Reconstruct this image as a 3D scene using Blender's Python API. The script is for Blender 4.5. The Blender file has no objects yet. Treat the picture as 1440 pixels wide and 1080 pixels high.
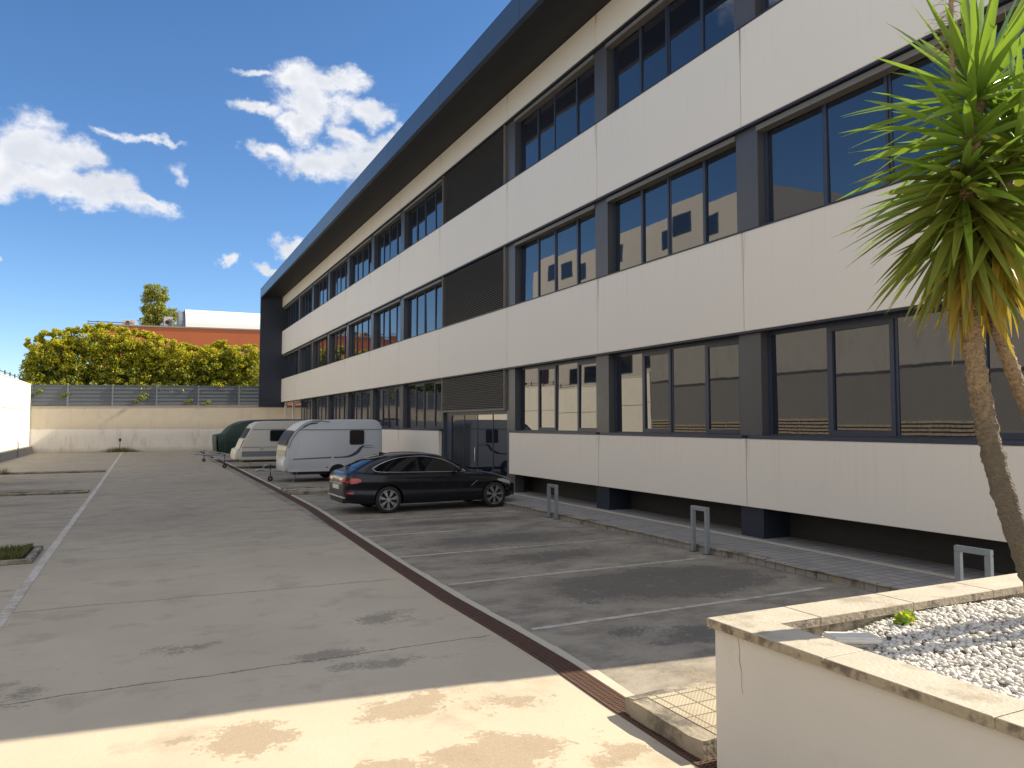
import bpy, bmesh, math, random
import numpy as np
from mathutils import Vector, Matrix
R = math.radians
S = bpy.context.scene
COL = S.collection
random.seed(7); RNG = np.random.default_rng(7)

# ------------------------------------------------------------------ camera
cd = bpy.data.cameras.new('camera'); cam = bpy.data.objects.new('camera', cd); COL.objects.link(cam)
cd.sensor_width = 36; cd.lens = 26.5; cd.clip_start = .05; cd.clip_end = 3000
cam.location = (0, 0, 2.25); cam.rotation_euler = (R(92.97), 0, R(-26.01)); S.camera = cam
S.view_settings.view_transform = 'Standard'; S.view_settings.look = 'None'
S.view_settings.gamma = 1; S.view_settings.use_curve_mapping = False
S.view_settings.exposure = 1.15

# ------------------------------------------------------------------ node helper
class NT:
    def __init__(s, nt): s.nt = nt; s.L = nt.links
    def inp(s, sock, v):
        if isinstance(v, bpy.types.NodeSocket): s.L.new(v, sock)
        elif v is not None:
            if hasattr(sock.default_value, '__len__') and not hasattr(v, '__len__'): v = (v,) * len(sock.default_value)
            if hasattr(v, '__len__') and len(sock.default_value) == 4 and len(v) == 3: v = (*v, 1)
            sock.default_value = v
    def node(s, t, ins=(), out=0, **kw):
        n = s.nt.nodes.new(t)
        for k, v in kw.items(): setattr(n, k, v)
        it = ins.items() if isinstance(ins, dict) else enumerate(ins)
        for k, v in it: s.inp(n.inputs[k], v)
        return n.outputs[out]
    def m(s, op, a, b=None, c=None, clamp=False):
        return s.node('ShaderNodeMath', [x for x in (a, b, c) if x is not None], operation=op, use_clamp=clamp)
    def v(s, op, a, b=None, out=0):
        return s.node('ShaderNodeVectorMath', [x for x in (a, b) if x is not None], operation=op, out=out)
    def noise(s, vec, scale, detail=4, rough=.55, out=0):
        return s.node('ShaderNodeTexNoise', {'Vector': vec, 'Scale': scale, 'Detail': detail, 'Roughness': rough}, out=out)
    def ss(s, x, lo, hi):
        return s.node('ShaderNodeMapRange', [x, lo, hi, 0., 1.], interpolation_type='SMOOTHSTEP')
    def mix(s, f, a, b, op='MIX'):
        n = s.nt.nodes.new('ShaderNodeMix'); n.data_type = 'RGBA'; n.blend_type = op
        s.inp(n.inputs[0], f); s.inp(n.inputs[6], a); s.inp(n.inputs[7], b); return n.outputs[2]
    def pos(s): return s.node('ShaderNodeNewGeometry')
    def xyz(s, vec):
        n = s.nt.nodes.new('ShaderNodeSeparateXYZ'); s.L.new(vec, n.inputs[0]); return n.outputs
    def comb(s, x, y, z=0.): return s.node('ShaderNodeCombineXYZ', [x, y, z])

# ------------------------------------------------------------------ world
SUN = Vector((1, -.115, .80)).normalized()
EL = math.asin(SUN.z); AZ = math.atan2(SUN.x, SUN.y)
w = bpy.data.worlds.new('World'); S.world = w; w.use_nodes = True
w.node_tree.nodes.clear(); n = NT(w.node_tree)
sky = w.node_tree.nodes.new('ShaderNodeTexSky'); sky.sky_type = 'NISHITA'; sky.sun_disc = False
sky.sun_elevation = EL; sky.sun_rotation = AZ; sky.air_density = .74; sky.dust_density = .25; sky.ozone_density = 2.2
skyc = n.node('ShaderNodeHueSaturation', {'Saturation': 1.18, 'Value': 1.0, 'Color': sky.outputs[0]})
gen = n.node('ShaderNodeTexCoord', out=0)
dx, dy, dz = n.xyz(gen)
az = n.m('MULTIPLY', n.m('ARCTAN2', dx, dy), 180 / math.pi)
el = n.m('MULTIPLY', n.m('ARCSINE', dz), 180 / math.pi)
uv = n.comb(az, el)
wc = n.noise(gen, 9, 6, .6, out=1)
uvw = n.v('ADD', uv, n.v('MULTIPLY', n.v('SUBTRACT', wc, (.5, .5, .5)), (7., 5., 0)))
CLOUDS = [  # azimuth, elevation, half-width, half-height (degrees), strength
    (-7.89, 16.82, 1.86, 1.93, 1), (-5.93, 16.44, 2.44, 1.47, 1), (-4.12, 16.91, 1.08, 1.05, 1), (-2.61, 15.35, 2.16, 0.90, 1), (-4.47, 14.68, 4.69, 0.89, 1), (0.00, 15.04, 1.80, 0.60, 1), (-8.28, 14.74, 1.72, 1.07, 1), (7.34, 24.55, 2.01, 0.31, 0.8), (9.86, 24.40, 1.96, 1.07, 1), (12.19, 24.32, 2.42, 0.81, 1), (10.92, 22.54, 2.34, 1.74, 1), (6.65, 21.99, 1.49, 0.50, 0.95), (8.80, 21.40, 1.11, 0.65, 0.9), (14.85, 22.54, 1.71, 0.80, 0.95), (10.33, 20.90, 1.54, 0.84, 1), (13.81, 20.80, 2.01, 0.53, 0.9), (8.54, 19.21, 1.62, 0.43, 0.85), (11.49, 18.94, 2.87, 0.96, 1), (14.88, 19.33, 2.67, 1.45, 1), (16.63, 20.69, 1.40, 0.87, 1), (-2.29, 19.20, 1.74, 0.26, 0.55), (0.44, 19.32, 1.45, 0.18, 0.6), (2.12, 17.36, 0.74, 0.56, 0.5), (9.04, 12.93, 1.01, 0.65, 1), (6.26, 11.49, 0.58, 0.45, 1), (8.32, 11.42, 0.70, 0.35, 0.9), (-8.24, 9.81, 0.56, 0.35, 0.8), (10.82, 29.01, 0.52, 0.17, 0.6), (15.30, 29.40, 0.48, 0.17, 0.55), (-5.95, 3.44, 1.18, 0.41, 0.5), (-52, 34, 6, 3.5, 1), (-47, 31, 5, 2.5, 1),
]
den = None
for a, e, ra, re, st in CLOUDS:
    d = n.v('MULTIPLY', n.v('SUBTRACT', uvw, (a, e, 0)), (1 / ra, 1 / re, 0))
    q = n.m('MULTIPLY', n.m('SUBTRACT', 1.36, n.v('LENGTH', d, out=1)), st)
    den = q if den is None else n.m('SMOOTH_MAX', den, q, .25)
fine = n.noise(n.v('MULTIPLY', gen, (1, 1, 1.6)), 34, 7, .62)
den2 = n.m('ADD', den, n.m('MULTIPLY', n.m('SUBTRACT', fine, .5), 1.7))
cov = n.ss(den2, -.02, .86)
shade = n.ss(n.m('ADD', n.noise(n.v('ADD', gen, (0, 0, .03)), 16, 5), n.m('MULTIPLY', den, .22)), .42, .85)
cl = n.mix(shade, (5.6, 5.55, 5.6), (4.0, 4.15, 4.5))
# unseen broken cloud added overhead and behind the viewer to fill the shade
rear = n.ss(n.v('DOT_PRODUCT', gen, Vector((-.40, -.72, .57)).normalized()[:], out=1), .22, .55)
fill_bank = n.m('MULTIPLY', rear, n.ss(n.noise(gen, 3.2, 6, .6), .36, .52))
cov = n.m('MAXIMUM', cov, fill_bank)
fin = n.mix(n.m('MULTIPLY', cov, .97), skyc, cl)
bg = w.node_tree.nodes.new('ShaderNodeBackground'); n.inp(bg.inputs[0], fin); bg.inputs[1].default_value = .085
wo = w.node_tree.nodes.new('ShaderNodeOutputWorld'); n.L.new(bg.outputs[0], wo.inputs[0])

# ------------------------------------------------------------------ sun
sd = bpy.data.lights.new('sun', 'SUN'); sd.energy = 4.0; sd.angle = R(.53); sd.color = (1, .87, .66)
so = bpy.data.objects.new('sun', sd); COL.objects.link(so); so.location = (30, -4, 40)
so.rotation_euler = (-SUN).to_track_quat('-Z', 'Y').to_euler()

# ------------------------------------------------------------------ materials
def newmat(name):
    m = bpy.data.materials.new(name); m.use_nodes = True; nt = m.node_tree
    b = nt.nodes['Principled BSDF']; return m, NT(nt), b
def pm(name, col, rough=.6, var=.10, scale=3., metal=0., bump=0., bscale=60., coat=0., ior=None, spec=None, dirt=None, dscale=1.2, dlo=.55, dhi=.75, stretch=(1, 1, 1)):
    m, n, b = newmat(name)
    p = n.node('ShaderNodeTexCoord', out=3); g = n.pos()
    v = n.v('MULTIPLY', g, stretch)
    f = n.noise(v, scale, 5)
    c = n.mix(f, [x * (1 - var) for x in col], [min(1, x * (1 + var)) for x in col])
    if dirt is not None:
        c = n.mix(n.m('MULTIPLY', n.ss(n.noise(v, dscale, 7, .65), dlo, dhi), dirt[3]), c, dirt[:3])
    n.inp(b.inputs['Base Color'], c)
    n.inp(b.inputs['Roughness'], n.m('ADD', rough - .06, n.m('MULTIPLY', n.noise(g, scale * 4, 3), .12)))
    b.inputs['Metallic'].default_value = metal
    if coat: b.inputs['Coat Weight'].default_value = coat; b.inputs['Coat Roughness'].default_value = .04
    if ior: b.inputs['IOR'].default_value = ior
    if spec is not None: b.inputs['Specular IOR Level'].default_value = spec
    if bump:
        bn = n.node('ShaderNodeBump', {'Strength': bump, 'Distance': .02, 'Height': n.noise(g, bscale, 5)}); n.inp(b.inputs['Normal'], bn)
    return m
def glassmat(name, col=(.012, .014, .018), ior=2.0, wav=.009, ws=.8):
    m, n, b = newmat(name)
    b.inputs['Base Color'].default_value = (*col, 1); b.inputs['Roughness'].default_value = .015
    b.inputs['IOR'].default_value = ior
    bn = n.node('ShaderNodeBump', {'Strength': wav, 'Distance': .1, 'Height': n.noise(n.pos(), ws, 2)}); n.inp(b.inputs['Normal'], bn)
    return m
def leafmat(name, col, var=.25, trans=.35, rough=.45, scale=2.):
    m, n, b = newmat(name)
    f = n.noise(n.pos(), scale, 3)
    c = n.mix(f, [x * (1 - var) for x in col], [x * (1 + var) for x in col])
    n.inp(b.inputs['Base Color'], c); b.inputs['Roughness'].default_value = rough
    t = m.node_tree.nodes.new('ShaderNodeBsdfTranslucent'); n.inp(t.inputs[0], n.mix(.5, c, (col[0] * 1.3, col[1] * 1.3, col[2] * .8)))
    ms = m.node_tree.nodes.new('ShaderNodeMixShader'); ms.inputs[0].default_value = trans
    n.L.new(b.outputs[0], ms.inputs[1]); n.L.new(t.outputs[0], ms.inputs[2])
    n.L.new(ms.outputs[0], m.node_tree.nodes['Material Output'].inputs[0]); return m

def groundmat():
    m, n, b = newmat('concrete_ground')
    g = n.pos(); x, y, z = n.xyz(g)
    big = n.noise(g, .35, 5, .6); mid = n.noise(g, 1.3, 7, .65); fine = n.noise(g, 22, 5, .6); grain = n.noise(g, 160, 3, .6)
    long = n.noise(n.v('MULTIPLY', g, (.9, 1.25, 1)), 1.6, 9, .7)
    c = n.mix(n.ss(big, .3, .7), (.54, .475, .37), (.46, .40, .31))
    c = n.mix(n.m('MULTIPLY', n.ss(mid, .52, .66), .45), c, (.31, .255, .185))
    # older darker concrete of the bays beside the building
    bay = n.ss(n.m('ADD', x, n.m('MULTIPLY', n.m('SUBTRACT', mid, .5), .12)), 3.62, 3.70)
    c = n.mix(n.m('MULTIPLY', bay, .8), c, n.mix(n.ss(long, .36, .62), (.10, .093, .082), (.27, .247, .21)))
    # worn streaky middle of the drive
    far = n.ss(y, 9., 20.)
    c = n.mix(n.m('MULTIPLY', far, .6), c, n.mix(n.ss(long, .34, .64), (.13, .121, .105), (.29, .267, .228)))
    # stained patches, each at its own spot; dark ones also under the parked vehicles
    st = None
    for (px, py, rx, ry, s) in [(6.7, 8.8, 1.75, .95, 1.35), (5.6, 9.3, .9, .4, .7), (6.3, 11.3, 1.7, .55, .7), (6.4, 13.4, 1.9, .75, .75), (6.6, 16.2, 2.2, .45, .75),
                                (5.6, 6.5, .85, .35, .8), (4.75, 6.9, .4, .3, .5), (2.2, 7.0, .55, .2, .6), (1.6, 7.5, .6, .2, .5), (2.55, 8.6, .5, .35, .45),
                                (.3, 8.3, .7, .2, .4), (-.9, 7.6, .35, .5, .35), (6.5, 25, 4, .7, .8), (-4.5, 29.4, 2.6, 1.1, .9), (-4.3, 33.5, 2.8, 1.3, .55), (-4.3, 40, 2.8, .7, .8),
                                (-4., 24.6, 2.3, .6, .6), (6.8, 34.5, 3, 1.5, .5), (6.5, 30.2, 2.6, 1.0, .8), (6.3, 40.3, 2.6, .9, .7), (6.7, 19.2, 2.2, .7, .7), (.6, 20, 1.5, 1.6, .35), (2., 31, 1.6, 2., .35)]:
        d = n.v('LENGTH', n.v('MULTIPLY', n.v('SUBTRACT', g, (px, py, 0)), (1 / rx, 1 / ry, 0)), out=1)
        q = n.m('MULTIPLY', n.m('SUBTRACT', 1.3, d), s)
        st = q if st is None else n.m('MAXIMUM', st, q)
    rag = n.m('ADD', n.m('MULTIPLY', n.m('SUBTRACT', long, .5), 2.6), n.m('MULTIPLY', n.m('SUBTRACT', fine, .5), 1.2))
    sm = n.ss(n.m('ADD', n.m('MAXIMUM', st, -.6), rag), .22, .6)
    c = n.mix(n.m('MULTIPLY', sm, n.m('ADD', .52, n.m('MULTIPLY', bay, .33))), c, n.mix(fine, (.05, .047, .044), (.12, .112, .10)))
    c = n.mix(n.m('MULTIPLY', n.m('MULTIPLY', n.ss(n.noise(n.v('MULTIPLY', g, (1, 1.8, 1)), 4.5, 8, .72), .58, .66), sm), .7), c, (.32, .29, .245))
    # scaled-off skin of the drive showing tan aggregate
    tp = None
    for (px, py, rx, ry, s) in [(.72, 5.75, .38, .33, 1.), (.25, 5.95, .14, .1, .7), (2.15, 4.75, .75, .4, .9), (2.0, 5.9, .6, .35, .7), (1.45, 4.85, .3, .22, .9), (2.75, 5.6, .5, .25, .5), (3.0, 4.4, .5, .2, .6), (.7, 4.3, .4, .1, .8), (5., 5.4, .9, .3, .5)]:
        d = n.v('LENGTH', n.v('MULTIPLY', n.v('SUBTRACT', g, (px, py, 0)), (1 / rx, 1 / ry, 0)), out=1)
        q = n.m('MULTIPLY', n.m('SUBTRACT', 1.2, d), s)
        tp = q if tp is None else n.m('MAXIMUM', tp, q)
    rag2 = n.m('ADD', n.m('MULTIPLY', n.m('SUBTRACT', n.noise(g, 3.2, 7, .7), .5), 2.4), n.m('MULTIPLY', n.m('SUBTRACT', fine, .5), .9))
    tm = n.ss(n.m('ADD', n.m('MAXIMUM', tp, -.55), rag2), .28, .5)
    c = n.mix(n.m('MULTIPLY', tm, .75), c, n.mix(fine, (.25, .19, .13), (.36, .28, .19)))
    spk = n.ss(n.noise(g, 9, 8, .75), .70, .76)
    c = n.mix(n.m('MULTIPLY', spk, .6), c, (.14, .12, .095))
    # saw cuts and hairline cracks across the drive
    wob = n.m('MULTIPLY', n.m('SUBTRACT', n.noise(g, 1.6, 6, .7), .5), .22)
    yy = n.m('ADD', y, wob)
    inn = n.m('MULTIPLY', n.ss(x, -1.5, -1.4), n.m('SUBTRACT', 1, n.ss(x, 3.3, 3.4)))
    for y0, sl, wd, stg in [(7.34, .02, .012, .85), (10.75, -.03, .02, .55), (14.3, 0, .02, .35), (17.9, 0, .02, .3), (27.2, 0, .05, .45), (21.5, 0, .03, .3), (35, 0, .06, .3)]:
        dd = n.m('ABSOLUTE', n.m('SUBTRACT', yy, n.m('ADD', y0, n.m('MULTIPLY', x, sl))))
        ln = n.m('SUBTRACT', 1, n.ss(dd, wd * .5, wd * 1.5))
        c = n.mix(n.m('MULTIPLY', n.m('MULTIPLY', ln, inn), stg), c, (.10, .09, .08))
    c = n.mix(n.m('MULTIPLY', n.m('SUBTRACT', grain, .47), 1.5, clamp=True), c, (.17, .15, .125))
    c = n.mix(n.m('MULTIPLY', n.m('SUBTRACT', n.noise(g, 55, 4, .7), .5), 1.3, clamp=True), c, (.62, .56, .46))
    n.inp(b.inputs['Base Color'], c); b.inputs['Roughness'].default_value = .88
    h = n.m('ADD', n.m('MULTIPLY', fine, .6), n.m('ADD', n.m('MULTIPLY', grain, .35), n.m('MULTIPLY', tm, -.5)))
    n.inp(b.inputs['Normal'], n.node('ShaderNodeBump', {'Strength': .35, 'Distance': .012, 'Height': h}))
    return m
def wornpaint(name, col, under, lo=.42, hi=.6, sc=7.):
    m, n, b = newmat(name); g = n.pos()
    f = n.ss(n.m('ADD', n.m('MULTIPLY', n.noise(g, sc, 8, .7), .65), n.m('MULTIPLY', n.noise(g, 1.1, 3), .35)), lo, hi)
    n.inp(b.inputs['Base Color'], n.mix(f, col, under)); b.inputs['Roughness'].default_value = .8; return m
def wallmat(name, bands, base, dirt, rough=.85):
    """plain wall with bands of bare or painted render at given heights"""
    m, n, b = newmat(name); g = n.pos(); x, y, z = n.xyz(g)
    zz = n.m('ADD', z, n.m('MULTIPLY', n.m('SUBTRACT', n.noise(g, 2.5, 5), .5), .12))
    c = n.mix(n.noise(g, 1.2, 6), [k * .9 for k in base], base)
    for z0, z1, col in bands:
        f = n.m('MULTIPLY', n.ss(zz, z0 - .02, z0 + .02), n.m('SUBTRACT', 1, n.ss(zz, z1 - .02, z1 + .02)))
        c = n.mix(f, c, n.mix(n.noise(g, 2.2, 6), [k * .85 for k in col], col))
    dr = n.noise(n.v('MULTIPLY', g, (1.2, 1.2, .35)), 2.0, 7, .65)
    c = n.mix(n.m('MULTIPLY', n.ss(dr, .5, .72), dirt[3]), c, dirt[:3])
    low = n.m('MULTIPLY', n.m('SUBTRACT', 1, n.ss(n.m('ADD', z, n.m('MULTIPLY', n.m('SUBTRACT', n.noise(g, 1.5, 6, .7), .5), .6)), .05, .45)), .5)
    c = n.mix(low, c, dirt[:3])
    n.inp(b.inputs['Base Color'], c); b.inputs['Roughness'].default_value = rough
    n.inp(b.inputs['Normal'], n.node('ShaderNodeBump', {'Strength': .25, 'Distance': .02, 'Height': n.noise(g, 30, 5)}))
    return m
def panelmat():
    m, n, b = newmat('cream_cladding'); g = n.pos(); x, y, z = n.xyz(g)
    rnd = n.node('ShaderNodeObjectInfo', out=5)
    c = n.mix(n.noise(g, .6, 4), (.76, .715, .64), (.81, .765, .69))
    c = n.mix(n.m('MULTIPLY', rnd, .5), c, (.72, .69, .635))
    st = n.noise(n.v('MULTIPLY', g, (6., 6., .16)), 2.4, 7, .65)
    gx, gy, gz = n.xyz(n.node('ShaderNodeTexCoord', out=0))
    c = n.mix(n.m('MULTIPLY', n.m('MULTIPLY', n.ss(st, .5, .78), n.ss(gz, -.3, 1.)), .24), c, (.47, .43, .37))
    edge = n.m('MULTIPLY', n.ss(n.m('ABSOLUTE', n.m('SUBTRACT', gy, .5)), .478, .5), n.m('MULTIPLY', n.ss(gz, .45, 1.), n.ss(st, .45, .6)))
    c = n.mix(n.m('MULTIPLY', edge, .65), c, (.30, .17, .08))
    c = n.mix(n.m('MULTIPLY', n.ss(n.noise(g, 5, 9, .8), .735, .77), .7), c, (.22, .16, .10))
    n.inp(b.inputs['Base Color'], c); b.inputs['Roughness'].default_value = .55
    n.inp(b.inputs['Normal'], n.node('ShaderNodeBump', {'Strength': .04, 'Distance': .05, 'Height': n.noise(g, .9, 2)}))
    return m
def tilemat(name, c1, c2, sc, mortar):
    m, n, b = newmat(name); g = n.pos()
    br = m.node_tree.nodes.new('ShaderNodeTexBrick'); br.offset = 0; n.inp(br.inputs['Vector'], g)
    for k, v in (('Color1', (*c1, 1)), ('Color2', (*c2, 1)), ('Mortar', (*mortar, 1)), ('Scale', sc), ('Mortar Size', .02), ('Brick Width', .5), ('Row Height', .5)): br.inputs[k].default_value = v
    c = n.mix(n.m('MULTIPLY', n.ss(n.noise(g, 1.6, 7, .65), .48, .7), .5), br.outputs[0], [k * .55 for k in c1])
    n.inp(b.inputs['Base Color'], c); b.inputs['Roughness'].default_value = .85
    # small ribs on each tile
    x, y, z = n.xyz(g)
    rib = n.m('MULTIPLY', n.m('SINE', n.m('MULTIPLY', x, 2 * math.pi / .035)), n.m('SINE', n.m('MULTIPLY', y, 2 * math.pi / .035)))
    h = n.m('ADD', n.m('MULTIPLY', br.outputs[1], -1.5), n.m('MULTIPLY', rib, .4))
    n.inp(b.inputs['Normal'], n.node('ShaderNodeBump', {'Strength': .6, 'Distance': .006, 'Height': h})); return m
def barkmat():
    m, n, b = newmat('yucca_bark'); g = n.node('ShaderNodeTexCoord', out=3)
    x, y, z = n.xyz(g)
    v = n.v('MULTIPLY', g, (1, 1, 1.6))
    f = n.noise(v, 26, 6, .65); f2 = n.node('ShaderNodeTexVoronoi', {'Vector': v, 'Scale': 42.})
    c = n.mix(n.ss(f, .35, .7), (.10, .068, .04), (.34, .235, .14))
    c = n.mix(n.m('MULTIPLY', n.ss(f2, .0, .5), .5), c, (.42, .30, .18))
    c = n.mix(n.ss(n.m('ADD', z, n.m('MULTIPLY', f, .8)), 2.3, 1.7), c, n.mix(f, (.09, .075, .055), (.19, .16, .12)))
    n.inp(b.inputs['Base Color'], c); b.inputs['Roughness'].default_value = .9
    n.inp(b.inputs['Normal'], n.node('ShaderNodeBump', {'Strength': .9, 'Distance': .02, 'Height': n.m('ADD', f, f2)})); return m
M = {}
M['ground'] = groundmat()
M['paint'] = wornpaint('worn_white_paint', (.56, .53, .485), (.36, .325, .27), .44, .62)
M['paint_faded'] = wornpaint('faded_white_paint', (.52, .49, .44), (.28, .255, .215), .42, .64)
M['strip'] = pm('pale_concrete_strip', (.50, .46, .38), .85, .15, 4, bump=.3, dirt=(.25, .22, .18, .6))
M['kerb'] = pm('kerb_concrete', (.33, .29, .23), .9, .25, 6, bump=.7, bscale=22, dirt=(.10, .09, .075, .85), dscale=2.6, dlo=.45, dhi=.62)
M['pave'] = tilemat('pavement_tile', (.33, .315, .30), (.28, .27, .265), 2.5, (.13, .12, .11))
M['pave_near'] = tilemat('ribbed_tile', (.44, .385, .29), (.38, .335, .25), 2.5, (.16, .13, .09))
M['panel'] = panelmat()
M['navy'] = pm('navy_metal', (.020, .027, .046), .42, .12, 1.0)
M['navy_frame'] = pm('navy_frame', (.034, .046, .078), .36, .1, 4)
M['fascia'] = pm('navy_fascia', (.034, .054, .092), .32, .1, .7, spec=.7)
M['soffit'] = pm('dark_soffit', (.011, .012, .016), .6, .1, 1)
M['pilaster'] = pm('grey_pilaster', (.075, .078, .085), .32, .1, 1.2)
M['base'] = pm('dark_base_wall', (.035, .033, .034), .7, .3, 3, bump=.2, stretch=(1, 1, 5))
M['louvre'] = pm('louvre_metal', (.17, .158, .14), .5, .15, 5)
M['dark'] = pm('dark_gap', (.008, .008, .010), .8, .1, 3)
M['glass'] = glassmat('window_glass', (.008, .012, .024), 2.15)
M['wall_white'] = wallmat('white_render', [], (.82, .79, .72), (.50, .44, .36, .25))
M['wall_far'] = wallmat('two_tone_render', [(1.78, 9, (.57, .515, .425))], (.72, .70, .665), (.38, .34, .29, .4))
M['wall_grey'] = wallmat('grey_render', [(0, 2.2, (.22, .185, .135)), (2.2, 4.4, (.185, .185, .18)), (4.4, 4.55, (.05, .05, .05))], (.31, .305, .29), (.12, .11, .10, .3))
M['plinth'] = pm('grey_plinth', (.34, .31, .27), .85, .2, 2, dirt=(.16, .14, .12, .7), bump=.3)
M['fence'] = pm('grey_sheet_metal', (.105, .125, .15), .45, .15, 1.5, metal=.2, dirt=(.07, .07, .065, .6), stretch=(1, 1, 3))
M['fence_post'] = pm('galvanised_post', (.20, .23, .26), .45, .15, 4, metal=.3)
M['terracotta'] = pm('terracotta_render', (.50, .145, .055), .85, .08, .6, dirt=(.36, .11, .05, .5), dscale=.5)
M['vault'] = pm('white_vault_sheet', (.80, .80, .78), .4, .04, .7)
M['white_box'] = pm('white_enamel', (.62, .60, .55), .5, .1, 4)
M['galv'] = pm('galvanised_steel', (.33, .38, .42), .42, .18, 9, metal=.55, dirt=(.20, .19, .18, .5), dscale=7)
M['plaster'] = pm('planter_plaster', (.62, .605, .58), .85, .05, 2.2, bump=.15, bscale=14, dirt=(.42, .37, .30, .4), dscale=2.2)
M['coping'] = pm('coping_stone', (.43, .395, .33), .8, .2, 5, bump=.35, bscale=40, dirt=(.23, .185, .13, .65), dscale=3.5, dlo=.5, dhi=.68)
M['coping_edge'] = pm('coping_weathered_edge', (.40, .34, .25), .9, .25, 9, bump=.6, bscale=40, dirt=(.11, .09, .07, .85), dscale=9, dlo=.46, dhi=.66, stretch=(1, 1, 1))
M['stone'] = pm('white_pebble', (.62, .60, .565), .7, .16, 12, bump=.1)
M['stone2'] = pm('grey_pebble', (.50, .48, .45), .75, .2, 12)
M['soil'] = pm('soil', (.48, .45, .41), .95, .3, 20, bump=.5)
M['bark'] = barkmat()
M['leafA'] = leafmat('yucca_leaf_green', (.20, .315, .045), .2, .36, .32)
M['leafB'] = leafmat('yucca_leaf_olive', (.19, .225, .035), .25, .36, .38)
M['leafC'] = leafmat('yucca_leaf_yellowing', (.36, .27, .04), .25, .38, .5)
M['leafD'] = leafmat('dry_leaf', (.40, .30, .17), .25, .25, .7)
M['hedgeA'] = leafmat('hedge_leaf_yellow', (.52, .49, .03), .25, .45, .5, .7)
M['hedgeB'] = leafmat('hedge_leaf_green', (.25, .29, .03), .3, .4, .5, .7)
M['hedgeC'] = leafmat('hedge_leaf_dark', (.085, .11, .02), .3, .25, .5, .7)
M['bamboo'] = leafmat('bamboo_leaf', (.24, .29, .05), .3, .4, .5, .7)
M['grass'] = leafmat('grass_blade', (.09, .12, .025), .35, .3, .6, 3)
M['grass_dry'] = leafmat('dry_grass_blade', (.24, .20, .09), .3, .3, .7, 3)
M['earth'] = pm('earth', (.10, .085, .06), .95, .3, 8, bump=.6)
M['rust'] = pm('rusty_grate', (.105, .058, .040), .75, .35, 14, metal=.25, dirt=(.05, .03, .025, .6), dscale=6)
M['carpaint'] = pm('dark_navy_car_paint', (.002, .003, .008), .3, .05, 2, coat=.45, spec=.3)
M['carglass'] = glassmat('tinted_car_glass', (.006, .007, .008), 1.38, 0)
M['chrome'] = pm('chrome', (.62, .63, .65), .18, .05, 5, metal=1)
M['tyre'] = pm('tyre_rubber', (.018, .018, .019), .8, .2, 8)
M['alloy'] = pm('alloy_rim', (.50, .50, .52), .3, .08, 8, metal=.85)
M['redlamp'] = pm('red_lamp_lens', (.50, .018, .03), .15, .1, 8, coat=.8)
M['headlamp'] = pm('headlamp_lens', (.35, .38, .40), .1, .1, 8, coat=1)
M['plate'] = pm('white_plate', (.70, .68, .60), .5, .05, 8)
M['black'] = pm('black_plastic', (.013, .013, .014), .5, .15, 6)
M['caravan'] = pm('white_caravan_skin', (.50, .535, .58), .35, .05, 1.2, dirt=(.40, .42, .44, .5), stretch=(1, 1, .3))
M['caravan_old'] = pm('cream_caravan_skin', (.50, .49, .46), .45, .06, 1.2, dirt=(.36, .34, .31, .6), stretch=(1, 1, .3))
M['caravan_nose'] = pm('cream_caravan_nose', (.66, .64, .55), .4, .06, 2)
M['cgrey'] = pm('grey_trim', (.16, .18, .21), .5, .1, 5)
M['cdecal'] = pm('dark_blue_decal', (.04, .055, .085), .4, .1, 5)
M['cgreen'] = pm('green_decal', (.42, .47, .30), .5, .1, 5)
M['tarp'] = pm('dark_green_tarpaulin', (.014, .042, .036), .55, .3, 1.5, bump=.5, bscale=5)
M['tarp_grey'] = pm('grey_tarpaulin', (.10, .11, .115), .6, .2, 2, bump=.5, bscale=5)
M['acrylic'] = pm('smoked_acrylic', (.028, .031, .036), .4, .2, 3, spec=.25)
M['facade_pale'] = pm('pale_render', (.46, .435, .40), .8, .06, .5)

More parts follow.
